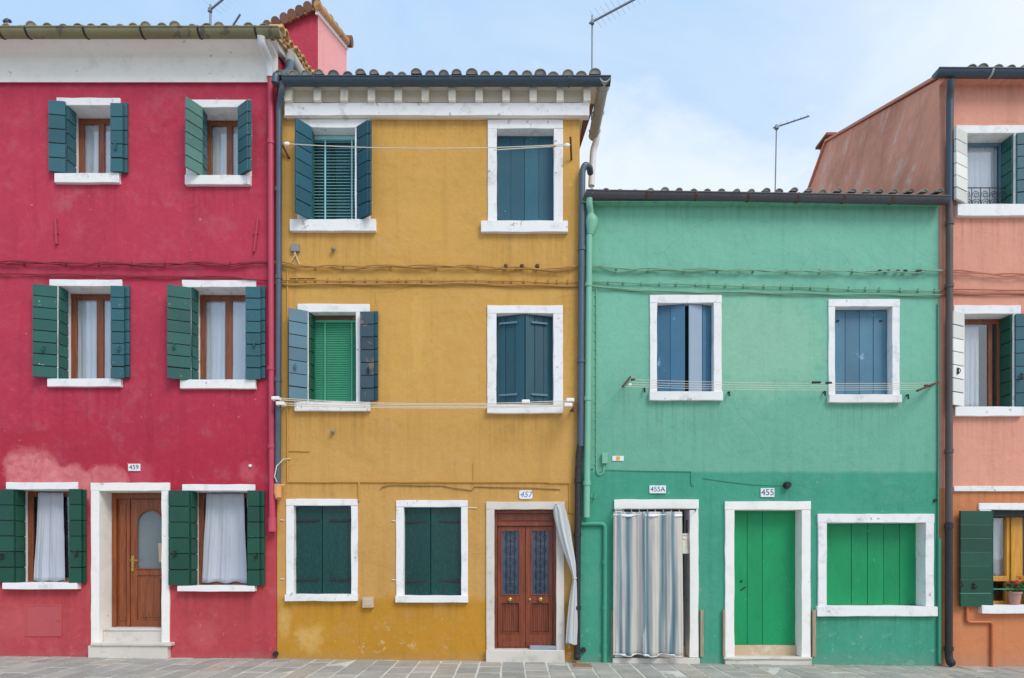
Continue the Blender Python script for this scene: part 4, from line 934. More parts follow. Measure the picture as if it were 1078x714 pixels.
# wall, gutter, roof
mb = MB(); wall_front(mb, XYG+.004, XGS-.004, 0, 0, 7.2, gh); shell(mb, XYG+.004, XGS-.004, 7.17, 4.0, 8.47, 8.0, 7.1)
mb.build('wall', [M['green_plaster']], grn)
gutter(grn, X(617.5,-.24), X(1001,-.24), -.16, Z(200.3,-.24), .085, 'gut_brown', [X(q,-.2) for q in (681,733,788,840,889,940)], 'rust', dz=Z(206.5,-.24)-Z(200.3,-.24))
roof(grn, XYG+.04, XGS-.03, -.15, 7.105, 4.0, 8.40, 8.0, 7.1, sp=.222, rad=.06)
mb = MB(); mb.box(XYG+.02, XGS-.02, -.15, .0, 7.03, 7.04); mb.build('soffit', M['green_plaster'], grn)
pipe(grn, [(621,209,-.16),(621,216,-.15),(622.5,224,-.09),(622,236,-.075)], .05, 'pipe_green', name='swan_neck')
mb = MB(); x = X(622,-.075)
mb.tube([(x,-.075,Z(229)),(x+.02,-.075,Z(234.5)),(x+.02,-.075,Z(238)),(x-.01,-.075,Z(250))], [.06,.10,.10,.05], 14); mb.build('rain_hopper', M['pipe_green'], grn, smooth=True, angle=30)
pipe(grn, [(620.8,248,-.075),(619.5,400,-.075),(618,545,-.075)], .05, 'pipe_green', collars=[(620,300,-.075),(619,420,-.075),(618.3,509,-.075)])
pipe(grn, [(612.5,551.5,-.03),(637.5,551.5,-.03),(637,698,-.03)], .034, 'pipe_green2', name='conduit', collars=[(637,592,-.03),(637,640,-.03),(637,680,-.03)])
mb = MB()
mb.tube([(X(628.3),-.012,Z(a)) for a in (305,360,420,495)], .010, 6)
for k in range(20): z = Z(312+k*9.3); mb.box(X(626.3), X(628.3), -.014, .0, z-.006, z+.006)
mb.tube([(X(628.3),-.012,Z(494)),(X(629.5),-.014,Z(499)),(X(632),-.014,Z(500.5)),(X(635.5),-.014,Z(498)),(X(636.5),-.014,Z(489))], .011, 6); mb.build('wire_run', M['pipe_green'], grn, smooth=True)
mb = MB(); mb.box(X(633.7), X(639.6), -.06, .0, Z(488.5), Z(477.5)); mb.build('junction_box', M['pipe_green'], grn, bevel=.006)
mb = MB(); mb.box(X(645), X(657), -.012, .0, Z(485.4), Z(480.2)); st_ = mb.build('wall_sticker', M['plate'], grn, bevel=.001)
mb = MB(); mb.box(X(649), X(653), -.0145, -.0121, Z(484.8), Z(480.8)); mb.build('orange_mark', M['sticker_o'], st_)
mb = MB(); mb.tube([(X(a),-.010,Z(b)) for a, b in ((616,494),(625,494)) ], .008, 6); mb.tube([(X(a),-.008,Z(b)) for a, b in ((638,495),(680,496),(727.5,496.5),(727.8,508),(729,511),(731,511.5))], .008, 6)
mb.tube([(X(a),-.008,Z(b)) for a, b in ((740,503.5),(765,507),(790,510),(812,511),(826,511))], .005, 6); mb.build('wire_run', M['pipe_green2'], grn, smooth=True)
mb = MB(); mb.tube([(X(a),-.02-(.03 if k in (1,2) else 0),Z(b)) for k, (a, b) in enumerate(((622,520),(623,525),(626,525),(628,521)))], .012, 6); mb.build('hook', M['pipe_green2'], grn, smooth=True)
mb = MB(); mb.tube([(X(987.3),-.02,Z(320)),(X(987.3),-.02,Z(567))], .012, 6); mb.tube([(X(988),-.03,Z(567)),(X(988),-.03,Z(698))], .026, 8); mb.build('conduit', M['pipe_green2'], grn, smooth=True)
for px, py in ((678.5,411.5),(767,415.5),(867.5,415),(954.5,418.5)):
    mb = MB(); mb.tube([(X(px),.01,Z(py-2)),(X(px),-.05,Z(py-2)),(X(px),-.055,Z(py+2.5))], .014, 6); mb.build('wall_hook', M['iron'], grn)
mb = MB(); mb.tube([(X(984.5),.01,Z(527)),(X(984.5),-.03,Z(527))], .025, 8); mb.build('wall_eye', M['iron'], grn)

# ------------------------------------------------------------------ SALMON HOUSE
sal = tag(empty('salmon_house', ((XGS+XS1)/2, 0, GZ(9))), 'salmon pink house at the right edge with white-backed shutters and a weathered gable', 'house', 'painted terrace houses')
sh = []
w, r = window(sal, 'top floor window of the salmon house with an iron scroll rail', (1018,1067,141.5,217), .28, (1006,1080,133,141.5), (1005.5,1082,217,227), 1007, 1079); sh.append(hole(r))
sash(w, r, .26, 'shut_slate', .05)
shut(w, [((X(1017),-.014), (X(1006,-.16),-.16), Z(141.2), Z(215.5), 'shut_white')], 'shut_white', 6)
shut(w, [((X(1066.6),.0), (X(1066.6)-.02,.24), Z(142.5), Z(216.8), 'shut_green'), ((X(1068.5),-.04), (X(1092),-.09), Z(142.5), Z(217), None)], 'shut_teal', 6)
mb = MB(); za, zb = Z(217), Z(194); x0, x1 = r[0]+.01, r[1]-.01
mb.tube([(x0,.10,zb),(x1,.10,zb)], .009, 6)
for k in range(5):
    xc = x0 + (x1-x0)*(k+.5)/5
    for (rr, dz_, s) in ((.075,.10,1),(.06,.23,-1)):
        mb.tube([(xc + s*rr*(1-t/22)*math.cos(t*.6), .10, za+dz_+rr*(1-t/22)*math.sin(t*.6)) for t in range(17)], .005, 5)
for k in range(6): xx = x0 + (x1-x0)*k/5; mb.tube([(xx,.10,za),(xx,.10,zb)], .006, 5)
mb.build('scroll_rail', M['iron'], w)
curtain('grey lace curtain in the top floor window of the salmon house', r[0]+.06, r[1]-.06, r[2]+.03, r[3]-.05, .25, seed=5, folds=7, amp=.009)
w, r = window(sal, 'first floor window of the salmon house', (1014.8,1066,331,429), .28, (1003.5,1074,322,331), (1003,1075,429,438), 1005, 1073.5); sh.append(hole(r))
sash(w, r, .26, 'sash_brown', .08, (X(1040,.22), X(1044,.22)))
shut(w, [((X(1013.8),-.014), (X(1003,-.13),-.13), Z(331), Z(428.2), 'shut_white')], 'shut_white', 7)
shut(w, [((X(1065.6),.0), (X(1065.6)-.02,.24), Z(332), Z(428.6), 'shut_bottle'), ((X(1067),-.04), (X(1090),-.09), Z(332), Z(428.5), None)], 'shut_teal', 7)
for wz in (Z(393),): latch(w, X(1009,-.12), -.12, wz, M['iron']); 
latch(w, X(1076,-.1), -.095, Z(398), M['iron'])
curtain('grey lace curtain in the first floor window of the salmon house', r[0]+.03, r[0]+.42, r[2]+.05, r[3]-.1, .25, seed=7, folds=5, amp=.009)
w, r = window(sal, 'ground floor window of the salmon house with a yellow wooden casement and flowers', (1043,1102,537,637), .30, (1030,1116,530,537), (1030,1118,637,646.3), 1031, 1115, sillp=.09); sh.append(hole(r))
mb = MB(); zt, zb = r[3], r[2]
mb.box(X(1057.8,.25), X(1061,.25), .20, .28, zb, zt); mb.box(X(1061.5,.25), X(1073.5,.25), .18, .26, zb, zt); mb.box(r[0], X(1057.8,.25), .20, .28, Z(612,.2), Z(606.5,.2)); mb.box(X(1073.5,.25), r[1], .20, .28, Z(612,.2), Z(606.5,.2)); mb.box(r[0], r[0]+.05, .2, .28, zb, zt); mb.box(r[1]-.1, r[1], .2, .28, zb, zt)
mb.box(r[0], r[1], .195, .285, zb, zb+.05); mb.build('sash', M['sash_yellow'], w, bevel=.005)
mb = MB(); mb.box(r[0]+.01, r[1]-.01, .05, .2, zt-.10, zt-.004); mb.build('blind_box', M['iron'], w, bevel=.005)
mb = MB(); mb.box(r[0]+.03, r[1]-.03, .24, .245, zb+.02, zt-.03); mb.build('pane', M['glass'], w)
mb = MB(); mb.tube([(r[0],.03,Z(620.3,.03)),(r[1],.03,Z(620.3,.03))], .009, 6); mb.build('guard_rail', M['pipe_green2'], w)
mb = MB(); leaf(mb, (X(1042),-.04), (X(1007.5),-.075), Z(638.6,-.05), Z(538,-.05), 7, gap=.012); mb.build('shutter', [M['shut_bottle'], M['seam_pale']], w, bevel=.003)
shut(w, [((X(1042.4),-.05), (X(1044.2),.05), Z(538,-.05), Z(638.5,-.05), None)], 'shut_bottle', 1)
latch(w, X(1025,-.07), -.085, Z(617,-.07)); latch(w, X(1011,-.09), -.10, Z(615,-.09))
curtain('patterned net curtain behind the yellow casement of the salmon house', r[0]+.03, X(1056,.3), Z(606,.3), zt-.12, .33, seed=12, folds=4)
mb = MB(); wall_front(mb, XGS+.004, XS1, 0, 0, Z(78), sh)
ze, zr = Z(80), Z(150, 3.58)
mb.build('wall', [M['salmon_plaster']], sal)
mb = MB(); shell(mb, XGS+.004, XS1, ze-.05, 3.58, zr, 6.5, zr-2.05, sides=(True, True)); mb.build('gable_wall', M['salmon_side'], sal)
mb = MB()                                                           # thin orange verge course along the gable
for (ya, za_, yb_, zb_) in ((-.05, ze-.07, 3.58, zr-.02), (3.58, zr-.02, 6.4, zr-2.02)):
    mb.obox((XGS-.04, ya, za_+.03), (.25,0,0), (0,yb_-ya,zb_-za_), (0,0,.045))
mb.build('verge', M['salmon_plaster'], sal)
mb = MB(); mb.box(XGS+.02, XGS+.12, 3.5, 3.9, zr-.3, zr+.08); mb.box(XGS-.06, XGS+.15, 3.45, 3.95, zr+.08, zr+.13); mb.build('chimney', M['brick'], sal)
roof(sal, XGS+.22, XS1, -.17, ze-.10, 3.58, zr-.06, 6.4, zr-2.1)
gutter(sal, X(989,-.28), XS1, -.2, Z(71.5,-.28), .085, 'gut_blue', [X(q,-.2) for q in (1042,1095,1150)], 'gut_zinc', dz=-.03)
mb = MB(); mb.box(XGS+.01, XS1, -.19, .0, Z(85,-.1), Z(83.2,-.1)); mb.build('soffit', M['salmon_plaster'], sal)
mb = MB(); mb.slab(X(1003), XS1, -.04, .01, Z(517.5), Z(512.2), .003); mb.build('string_course', M['white'], sal, bevel=.006)
pipe(sal, [(1001,84,-.2),(1001,92,-.17),(1000.5,104,-.09),(1000,215,-.085)], .05, 'gut_blue')
pipe(sal, [(1000,213,-.085),(999.4,552,-.085)], .05, 'pipe_brown', collars=[(1000,235,-.085),(999.7,301,-.085),(999.5,475,-.085)], cmat='pipe_brown')
pipe(sal, [(999.3,550,-.085),(999.3,692,-.085),(1001,699,-.12)], .053, 'pipe_dark', collars=[(999.3,554,-.085),(999.3,683,-.085)])
mb = MB(); mb.ball((X(1002,-.13), -.12, Z(697.5,-.12)), .065); mb.build('pipe_shoe', M['iron'], sal, smooth=True)
pipe(sal, [(1018.5,638,-.03),(1018.5,655,-.03),(1045,655,-.03),(1045,704,-.03)], .022, 'pipe_orange', name='gas_pipe', collars=[(1045,684,-.03)])

# ------------------------------------------------------------------ hanging cloths
def panels(zlo, zhi, Yo, ampk, nz, spread):
    mb = MB(); uv = []
    for (pa, pb, fo, am, sd, u0, u1, yo) in ((646.2, 680.5, 1.35, .045, 4, 0.0, .47, 0.0), (677.6, 717.2, 1.6, .042, 11, .5, 1.04, -.028)):
        m2, u2 = drape(X(pa,-.1), X(pb,-.1), zlo, zhi, Yo + yo, fo, am*ampk, top=1.0, bot=1.0 + spread, nx=80, nz=nz, seed=sd)
        mb.add(m2.v, m2.f); uv += [(u0 + (u1-u0)*(u + .035*math.sin(u*9+sd) + .03*math.sin(v*3.1+u*6+sd) + .018*math.sin(v*7+u*3)), v) for u, v in u2]
    return mb, uv
mb, uv = panels(Z(690.3,-.1), Z(539,-.1), -.115, 1.0, 28, .02)
dc = mb.build('door_curtain', M['stripe'], None, smooth=True, angle=180, uv=uv); solid(dc, .004)
tag(dc, 'blue-grey and cream striped curtain covering the doorway of the green house', 'curtain')
mb = MB(); mb.tube([(X(645.5,-.1),-.11,Z(537.2,-.1)),(X(733,-.1),-.11,Z(536.6,-.1))], .009, 8); mb.tube([(X(733,-.1),-.11,Z(536.6,-.1)),(X(733,-.05),-.03,Z(538,-.05))], .008, 6); mb.tube([(X(646,-.1),-.11,Z(537.2,-.1)),(X(646.5,-.05),-.0,Z(537,-.05))], .008, 6); rod = mb.build('curtain_rod', M['iron'], grn)
mb = MB()
for k in range(9):
    xx = X(648,-.1) + k*(X(715,-.1)-X(648,-.1))/8; zc = Z(538.5,-.1); mb.tube([(xx+.004, -.11+.022*math.cos(t*.628), zc+.026*math.sin(t*.628)) for t in range(11)], .004, 5)
mb.build('curtain_rings', M['cord'], dc)
for (pa, pb, k, sp_) in ((543.6,541.8,.56,0.0), (689.9,688.2,1.0,.02)):
    m2, u2 = panels(Z(pa,-.1), Z(pb,-.1), -.122, k, 1, sp_); h_ = m2.build('hem', M['hem'], dc, smooth=True, angle=180, uv=u2); solid(h_, .008)
# tied-back cloth by door 457
def tied():
    mb = MB(); uv = []; vs = []; fs = []
    # centre line (px, py), half width (px), fold depth (m)
    st = [(586.8,532.0,3.2,.035),(589.5,536,6.2,.05),(590.5,543,7.6,.055),(592.5,552,8.0,.055),(595,566,7.0,.055),(598.6,580,5.6,.05),(602,592,4.2,.045),(604.3,602,2.7,.035),(605.2,608,1.7,.03),(605.4,611,1.8,.03),(604.6,620,3.2,.04),(603.4,640,4.6,.045),(602.6,660,5.4,.05),(602.0,672,5.9,.05),(602.0,677.5,6.0,.05)]
    nx = 64; Y = -.12
    for k, (cx, cy, hw, fd) in enumerate(st):
        for i in range(nx+1):
            u = i/nx; g = 2*math.pi*u
            ripple = math.sin(u*2*math.pi*7 + k*.25)*.2 + math.sin(u*2*math.pi*3+1.3)*.12
            x = X(cx, Y) + hw/K*math.cos(g)*(1+ripple*.25)*.985; y = Y + fd*math.sin(g)*(1+ripple) 
            z = Z(cy, Y) - .035*math.cos(g)*(1 if k < 5 else 0)*(-1 if k < 2 else 1) + (.02*math.sin(g*2) if k == len(st)-1 else 0)
            x += .012*mnoise.noise(Vector((u*5, cy*.06, 3))); y += .02*mnoise.noise(Vector((u*6, cy*.05, 9)))
            vs.append((x, y, z)); uv.append((u*1.2, k*.1))
    for k in range(len(st)-1):
        for i in range(nx): q = k*(nx+1)+i; fs.append((q, q+1, q+nx+2, q+nx+1))
    mb.add(vs, fs); o = mb.build('tied_curtain', M['grey_cloth'], None, smooth=True, angle=180, uv=uv)
    s = o.modifiers.new('Subdivision', 'SUBSURF'); s.levels = s.render_levels = 1
    tag(o, 'greyish white curtain knotted and hanging beside the red-brown double door', 'curtain')
    mb = MB(); zc = Z(608.5, Y); mb.tube([(X(605.2,Y)+.032*math.cos(t*.5236), Y+.036*math.sin(t*.5236), zc+.006*math.cos(t)) for t in range(13)], .008, 6); mb.build('tie', M['cord'], o)
    mb = MB(); mb.tube([(X(587,Y)-.02, .0, Z(530,-.05)), (X(587.5,Y), -.14, Z(531.5,Y)), (X(587,Y)+.01, -.14, Z(530,Y))], .007, 6); mb.tube([(X(600,Y),-.1,Z(677,Y)),(X(599.6,Y),-.1,Z(683,Y))], .004, 5); mb.build('cord', M['cord'], o)
tied()

# ------------------------------------------------------------------ clotheslines
def sag(a, b, s, n=16): return [(a[0]+(b[0]-a[0])*t/n, a[1]+(b[1]-a[1])*t/n, a[2]+(b[2]-a[2])*t/n - s*4*(t/n)*(1-t/n)) for t in range(n+1)]
def V(px, py, Y): return (X(px,Y), Y, Z(py,Y))
g = tag(empty('clothesline', (X(450), -.3, Z(155))), 'washing line strung across the top floor of the yellow house between two rusty rods', 'clothesline', 'clotheslines on the facades')
for a, b in ((V(294.5,146,-.1), V(304.5,166,-.02)), (V(601,144,-.22), V(602,167.5,-.02))):
    mb = MB(); mb.tube([a, b, (b[0], .01, b[2])], .016, 8); mb.build('bracket', M['rust'], g)
mb = MB(); mb.tube(sag(V(303,151.5,-.3), V(598,152,-.3), .065), .007, 6); mb.build('line', M['cord'], g)
mb = MB(); mb.tube(sag(V(520,158,-.29), V(597,153.5,-.3), .0, 4), .0075, 6); mb.build('line', M['cord'], g)
for p in ((302.5,151.5),(597.5,153)):
    mb = MB(); q = V(p[0],p[1],-.3); mb.ball(q, .034, sc=(1.3,.6,.9)); mb.tube([q, V(p[0]+(-3 if p[0]<400 else 4), p[1]-1, -.1)], .007, 6); mb.build('pulley', M['white_clean'], g, smooth=True)
mb = MB(); mb.tube([V(581,154.3,-.3), V(585.5,153.9,-.3)], .014, 8); mb.build('line_joiner', M['clay'], g)
g = tag(empty('clothesline', (X(450), -.3, Z(425))), 'four strand washing line across the first floor windows of the yellow house', 'clothesline', 'clotheslines on the facades')
for s_, (px, Yb) in enumerate(((288,-.20),(607,-.20))):
    mb = MB(); a = V(px,416.5 if s_ == 0 else 424, -.10); b = V(px+(8 if s_==0 else -3), 428 if s_ == 0 else 433, -.42)
    mb.tube([a, b], .016, 8); mb.tube([((a[0]+b[0])/2,(a[1]+b[1])/2,(a[2]+b[2])/2), ((a[0]+b[0])/2+(.05 if s_==0 else -.03), .0, (a[2]+b[2])/2)], .016, 8); mb.build('bracket', M['rust'], g)
for (pl, ql, Ya, sg) in ((419,421.5,-.20,.07),(420.8,423.6,-.26,.06),(424.0,425.6,-.34,.05),(426.2,427,-.40,.045)):
    mb = MB(); mb.tube(sag(V(291,pl,Ya), V(603,ql,Ya), sg), .006, 6); mb.build('line', M['cord'], g)
for (px, py, Y) in ((291.5,420,-.23),(296.5,425.5,-.37),(600.5,421.8,-.23),(598.5,427,-.37),(554,423.5,-.3)):
    mb = MB(); q = V(px,py,Y); mb.box(q[0]-.06, q[0]+.06, q[1]-.06, q[1]+.06, q[2]-.028, q[2]+.028); mb.build('pulley', M['white_clean'], g, bevel=.012)
g = tag(empty('clothesline', (X(820), -.3, Z(405))), 'washing line on rusted brackets crossing the upper windows of the green house', 'clothesline', 'clotheslines on the facades')
for a, b, cc in ((V(656,407,-.46), V(664,397,-.12), V(662.5,399.5,0)), (V(988,402.5,-.12), V(966,411.5,-.46), V(984,404,0))):
    mb = MB(); mb.tube([a, b], .016, 8); mb.tube([((a[0]*.3+b[0]*.7)),((a[1]*.3+b[1]*.7)),((a[2]*.3+b[2]*.7))] and [(a[0]*.3+b[0]*.7, a[1]*.3+b[1]*.7, a[2]*.3+b[2]*.7), cc], .016, 8); mb.build('bracket', M['rust'], g)
for (pl, ql, Ya) in ((399.6,403.2,-.18),(402.3,405.6,-.25),(404.8,407.6,-.32),(407,409.8,-.40)):
    mb = MB(); mb.tube(sag(V(664-(Ya+.18)*-22,pl,Ya), V(985-(Ya+.18)*-60,ql,Ya), .03), .0036, 6); mb.build('line', M['cord'], g)
for (px, py, Y, mt, L) in ((667,399.5,-.2,'rust',4),(664,405,-.38,'white_clean',3),(860,402.5,-.2,'iron',9),(873,403,-.2,'iron',6),(977,406,-.3,'rust',6)):
    mb = MB(); mb.tube([V(px-L/2,py+.2,Y), V(px+L/2,py,Y)], [.02,.016], 8); mb.build('line_tensioner', M[mt], g)

# ------------------------------------------------------------------ cables along the fronts
CABM = ['cable_red','cable_och','cable_grn','cable_sal']
def mf(x): return 0 if x < XRY-.06 else 1 if x < XYG-.02 else 2 if x < XGS-.03 else 3
def cable(name, label, strands, pegs=()):
    mb = MB()
    for (pts, Y, r, twist, amp) in strands:
        path = []; seed = R(0, 50)
        for i in range(len(pts)-1):
            a, b = pts[i], pts[i+1]; n = max(2, int(abs(X(b[0])-X(a[0]))/.05))
            for k in range(n):
                t = k/n; px = a[0]+(b[0]-a[0])*t; py = a[1]+(b[1]-a[1])*t; x = X(px); ph = x*twist + seed
                nz = mnoise.noise(Vector((x*1.5, seed, 0)))*amp*1.3
                path.append((x, Y - abs(.014*math.sin(ph)), Z(py) + amp*math.cos(ph) + nz))
        path.append((X(pts[-1][0]), Y, Z(pts[-1][1])))
        mb.tube(path, r, 6, mf=mf)
    for (px, py) in pegs: x = X(px) + R(-.05,.05); mb.box(x-.006, x+.006, -.03, .0, Z(py)-.03, Z(py)+.035, mf(x))
    o = mb.build(name, [M[q] for q in CABM], None, smooth=True); return tag(o, label, 'cable', 'cables strung along the facades')
U = [(-60,276),(30,277),(60,277.5),(150,279),(215,278),(250,279.5),(270,277),(290,276.3),(303,278.5),(312,281),(400,281),(500,281),(560,284),(590,284),(606,281),(614,279),(622,280),(650,284),(700,284.5),(780,285.5),(850,286.5),(960,287),(990,286),(1005,286),(1030,289),(1090,291),(1299,294)]
pg = [(a, 283 if a > 300 else 278.5) for a in (28,70,105,140,175,245,330,365,410,460,505,545)] + [(a, 285+ (a-650)*.006) for a in (646,684,720,756,792,828,863,900,935)]
cable('power_cable', 'upper twisted cable strung across all four facades under the top windows', [(U, -.035, .011, 9, .010), ([(a, b+1.4) for a, b in U], -.05, .010, 9, .012), ([(a, b+2.2) for a, b in U[:-7]], -.03, .008, 6, .014)], pg)
mb = MB()
for px in (533,550,566): mb.ball((X(px), -.04, Z(281.5)), .035, sc=(1,.8,1))
o = mb.build('cable_clamp', M['rust'], None, smooth=True); tag(o, 'three small dark clamps on the upper cable of the yellow house', 'clamp')
mb = MB()
for px in (925,934,944,952,964,967): mb.ball((X(px), -.04, Z(286.5)), .028, sc=(1.3,.8,.8))
o = mb.build('cable_clamp', M['pipe_dark'], None, smooth=True); tag(o, 'row of dark clamps on the upper cable near the right end of the green house', 'clamp')
L1 = [(-60,288.5),(60,289.5),(200,292),(250,292),(262,294.5),(275,295.5),(290,296.5),(300,296),(400,296.5),(480,296),(540,297),(600,298.5),(612,296.5),(618,297),(680,299),(760,301.5),(860,304),(985,307.5),(1000,305),(1030,306),(1090,307),(1299,309)]
L2 = [(290,298.5),(302,300),(420,300),(480,299),(540,301),(609,301.5),(614,301),(625,302.5),(640,304),(690,307.2),(780,308.5),(900,310.5),(988,311.5),(1002,309.5),(1090,310),(1299,312)]
cable('telephone_cable', 'lower pair of pegged cables just above the first floor windows', [(L1, -.02, .010, 4, .004), ([(a, b+1.2) for a, b in L1[:7]], -.03, .008, 5, .010), (L2, -.022, .013, 3, .003), ([(a, b+.9) for a, b in L2], -.016, .010, 3, .003)],
      [(a, 295.2+(a-300)*.006) for a in range(312, 606, 12)] + [(a, 297.5+(a-620)*.026) for a in range(640, 984, 18)])

# ------------------------------------------------------------------ aerials
def yagi(label, base, top, ctr, end, n_el, el, mast_r=.014, over=.06, th=.012):
    """mast from base to top; the boom is level, from ctr to end (metres)"""
    g = tag(empty('tv_antenna', base), label, 'antenna', 'aerials on the roofs')
    mb = MB(); mb.tube([base, top], mast_r, 8); mb.build('mast', M['alu'], g, smooth=True)
    a, b = Vector(ctr), Vector(end); d = (b-a).normalized(); L = (b-a).length; side = Vector((-d.y, d.x, 0))
    mb = MB(); mb.obox(a - d*over - side*th - Vector((0,0,th)), d*(L+over), side*2*th, Vector((0,0,2*th))); mb.build('boom', M['alu'], g)
    for i in range(n_el):
        p = a + d*(L*(i+.7)/n_el); l = el*(1 - .45*i/n_el)
        mb = MB(); mb.tube([p - side*l + Vector((0,0,.014)), p + side*l + Vector((0,0,.014))], .0028, 6); mb.build('element', M['alu_pale'], g)
    mb = MB(); mb.box(a.x-.03, a.x+.03, a.y-.03, a.y+.03, a.z-.04, a.z+.025); mb.build('clamp', M['alu'], g, bevel=.008)
    return g
za = ZC + 561/K*1.1
yagi('TV aerial with a long slanting boom on the right end of the yellow house roof', (X(623.5,1.0),1.0,9.05), (X(624,1),1.0,Z(16,1)), (X(624,1),.98,za), (X(624,1)+.98,.98-.684,za), 13, .22)
za = ZC + 451/K*1.1
yagi('TV aerial standing on the tiled roof of the green house', (X(816,1.0),1.0,7.4), (X(818,1),1.0,Z(131,1)), (X(818,1),.99,za), (X(818,1)+.43,.99-.27,za), 5, .07, mast_r=.011, th=.009)
zr0 = ZC + 574/K*1.15
yagi('TV aerial rising above the red roof left of the tiled upper block', (X(222,1.5),1.5,9.9), (X(222,1.5),1.5,Z(5,1.5)), (X(222,1.5),1.49,zr0), (X(222,1.5)+.75,1.49-.5,zr0), 8, .2, mast_r=.02)
zr1 = ZC + 570/K*1.12
yagi('short aerial boom poking over the red roof beside the taller aerial', (X(233,1.6),1.75,10.0), (X(233,1.6),1.75,zr1), (X(233,1.6),1.74,zr1), (X(253.5,1.2),1.2,zr1), 0, .15)
g = tag(empty('tv_antenna', (X(8,1.5),1.5,9.9)), 'small pale aerial stub at the far left end of the red roof', 'antenna', 'aerials on the roofs')
mb = MB(); mb.tube([(X(8,1.5),1.5,9.9),(X(8,1.5),1.5,Z(20,1.5))], .03, 8); mb.build('mast', M['white_clean'], g)
mb = MB(); mb.tube([V(5,23,1.5), V(8,21,1.45), V(11,22.5,1.4)], .03, 8); mb.build('clamp', M['gut_blue'], g)
for k in range(5): mb = MB(); mb.tube([V(7,21-k*.5,1.5), V(-3+k*1.5,10+k*1.4,1.5)], .004, 5); mb.build('element', M['alu_pale'], g)

# ------------------------------------------------------------------ geraniums on the salmon sill
def geranium(label, px, wide, seed):
    rnd = random.Random(seed); g = tag(empty('potted_geranium', (X(px,.07), .07, Z(637))), label, 'potted plant', 'flower pots on the window sill')
    x, y, z = X(px,.07), .07, Z(637)+.002
    mb = MB(); mb.tube([(x,y,z),(x,y,z+.17),(x,y,z+.171),(x,y,z+.20)], [.065,.088,.10,.10], 18); mb.build('pot', M['pot'], g, smooth=True, angle=35)
    mb = MB()
    for k in range(150):
        t = rnd.uniform(0, 6.28); rr = wide*math.sqrt(rnd.random()); zz = z + .20 + rnd.random()*.19*(1-.4*rr/wide); c0 = Vector((x+rr*math.cos(t), y+rr*.5*math.sin(t), zz)); s = rnd.uniform(.014,.03)
        a = Vector((rnd.gauss(0,1),rnd.gauss(0,1),rnd.gauss(0,1)+.6)).normalized(); u = a.orthogonal().normalized(); v = a.cross(u)
        mb.add([c0+(u*math.cos(q*1.047)+v*math.sin(q*1.047))*s*rnd.uniform(.8,1.1)+a*(.004 if q%2 else 0) for q in range(6)], [(0,1,2,3,4,5)])
    for k in range(14):
        t = rnd.uniform(0, 6.28); rr = wide*rnd.random(); mb.tube([(x,y,z+.18),(x+rr*math.cos(t)*.6,y+rr*.3*math.sin(t),z+.3),(x+rr*math.cos(t),y+rr*.5*math.sin(t),z+.36)], .004, 5)
    mb.build('foliage', M['leaf'], g)
    for k in range(5):
        t = rnd.uniform(0, 6.28); rr = wide*rnd.random(); c0 = (x+rr*math.cos(t), y-.03+rr*.4*math.sin(t), z+.33+rnd.random()*.09); mb = MB()
        for q in range(14):
            p = (c0[0]+rnd.gauss(0,.014), c0[1]+rnd.gauss(0,.014), c0[2]+rnd.gauss(0,.012)); mb.ball(p, .010, n=5)
        mb.build('flower', M['petal'], g)
geranium('red geranium in a pinkish pot behind the thin green rail of the salmon house', 1068.5, .17, 3)
geranium('red geranium at the right end of the salmon sill, cut by the picture edge', 1087, .16, 8)

# ------------------------------------------------------------------ pavement
mb = MB(); rnd = random.Random(5)
w0 = .315; x = -13.0; Yf = -3.2
def tilt(x, y, z): return (x, y, z + GZ(x))
while x < 13.5:
    w = w0*rnd.uniform(.93, 1.08); y = 0.02 - rnd.uniform(0, .34)
    ys = [.06, y]
    while y > Yf: y -= rnd.uniform(.38, .56); ys.append(max(y, Yf))
    for k in range(len(ys)-1):
        ya, yb_ = ys[k+1]+.010, ys[k]-.010
        if yb_ - ya < .03: continue
        xa, xb = x+.010, x+w-.010; e = rnd.uniform(-.004, .004); jx = [rnd.uniform(-.006,.006) for _ in range(4)]; b = .006
        top = [(xa+b+jx[0], ya+b), (xb-b+jx[1], ya+b), (xb-b+jx[2], yb_-b), (xa+b+jx[3], yb_-b)]; bot = [(xa+jx[0],ya),(xb+jx[1],ya),(xb+jx[2],yb_),(xa+jx[3],yb_)]
        vs = [tilt(px, py, e+rnd.uniform(-.003,.003)) for px, py in top] + [tilt(px, py, e-.010) for px, py in bot] + [tilt(px, py, -.03) for px, py in bot]
        mb.add(vs, [(0,1,2,3)] + [(i,4+i,4+(i+1)%4,(i+1)%4) for i in range(4)] + [(4+i,8+i,8+(i+1)%4,4+(i+1)%4) for i in range(4)], 0, rnd.random())
    x += w
pv = tag(mb.build('pavement', M['pave'], None), kind='structure')
mb = MB(); mb.add([tilt(-14,-3.25,-.005), tilt(14,-3.25,-.005), tilt(14,.08,-.005), tilt(-14,.08,-.005)], [(0,1,2,3)]); tag(mb.build('mortar_bed', M['mortar'], None), kind='structure')
mb = MB(); mb.add([(-400,-400,-.26),(400,-400,-.26),(400,400,-.26),(-400,400,-.26)], [(0,1,2,3)]); tag(mb.build('ground', M['ground'], None), kind='structure')
mb = MB()
for i in range(22): mb.slab(-14+i*1.28, -14+i*1.28+1.27, -3.6, -3.26, -.5, GZ(-14+i*1.28+.6)+.002, .004)
tag(mb.build('kerb', M['stone'], None, bevel=.01), kind='structure')
mb = MB(); xx, yy = X(613.5,-.35), -.35; zz = GZ(xx)+.006
mb.obox((xx-.13, yy-.12, zz-.02), (.26,0,0), (0,.24,0), (0,0,.03))
for k in range(5): mb.obox((xx-.11+k*.048, yy-.10, zz+.009), (.03,0,0), (0,.2,0), (0,0,.006))
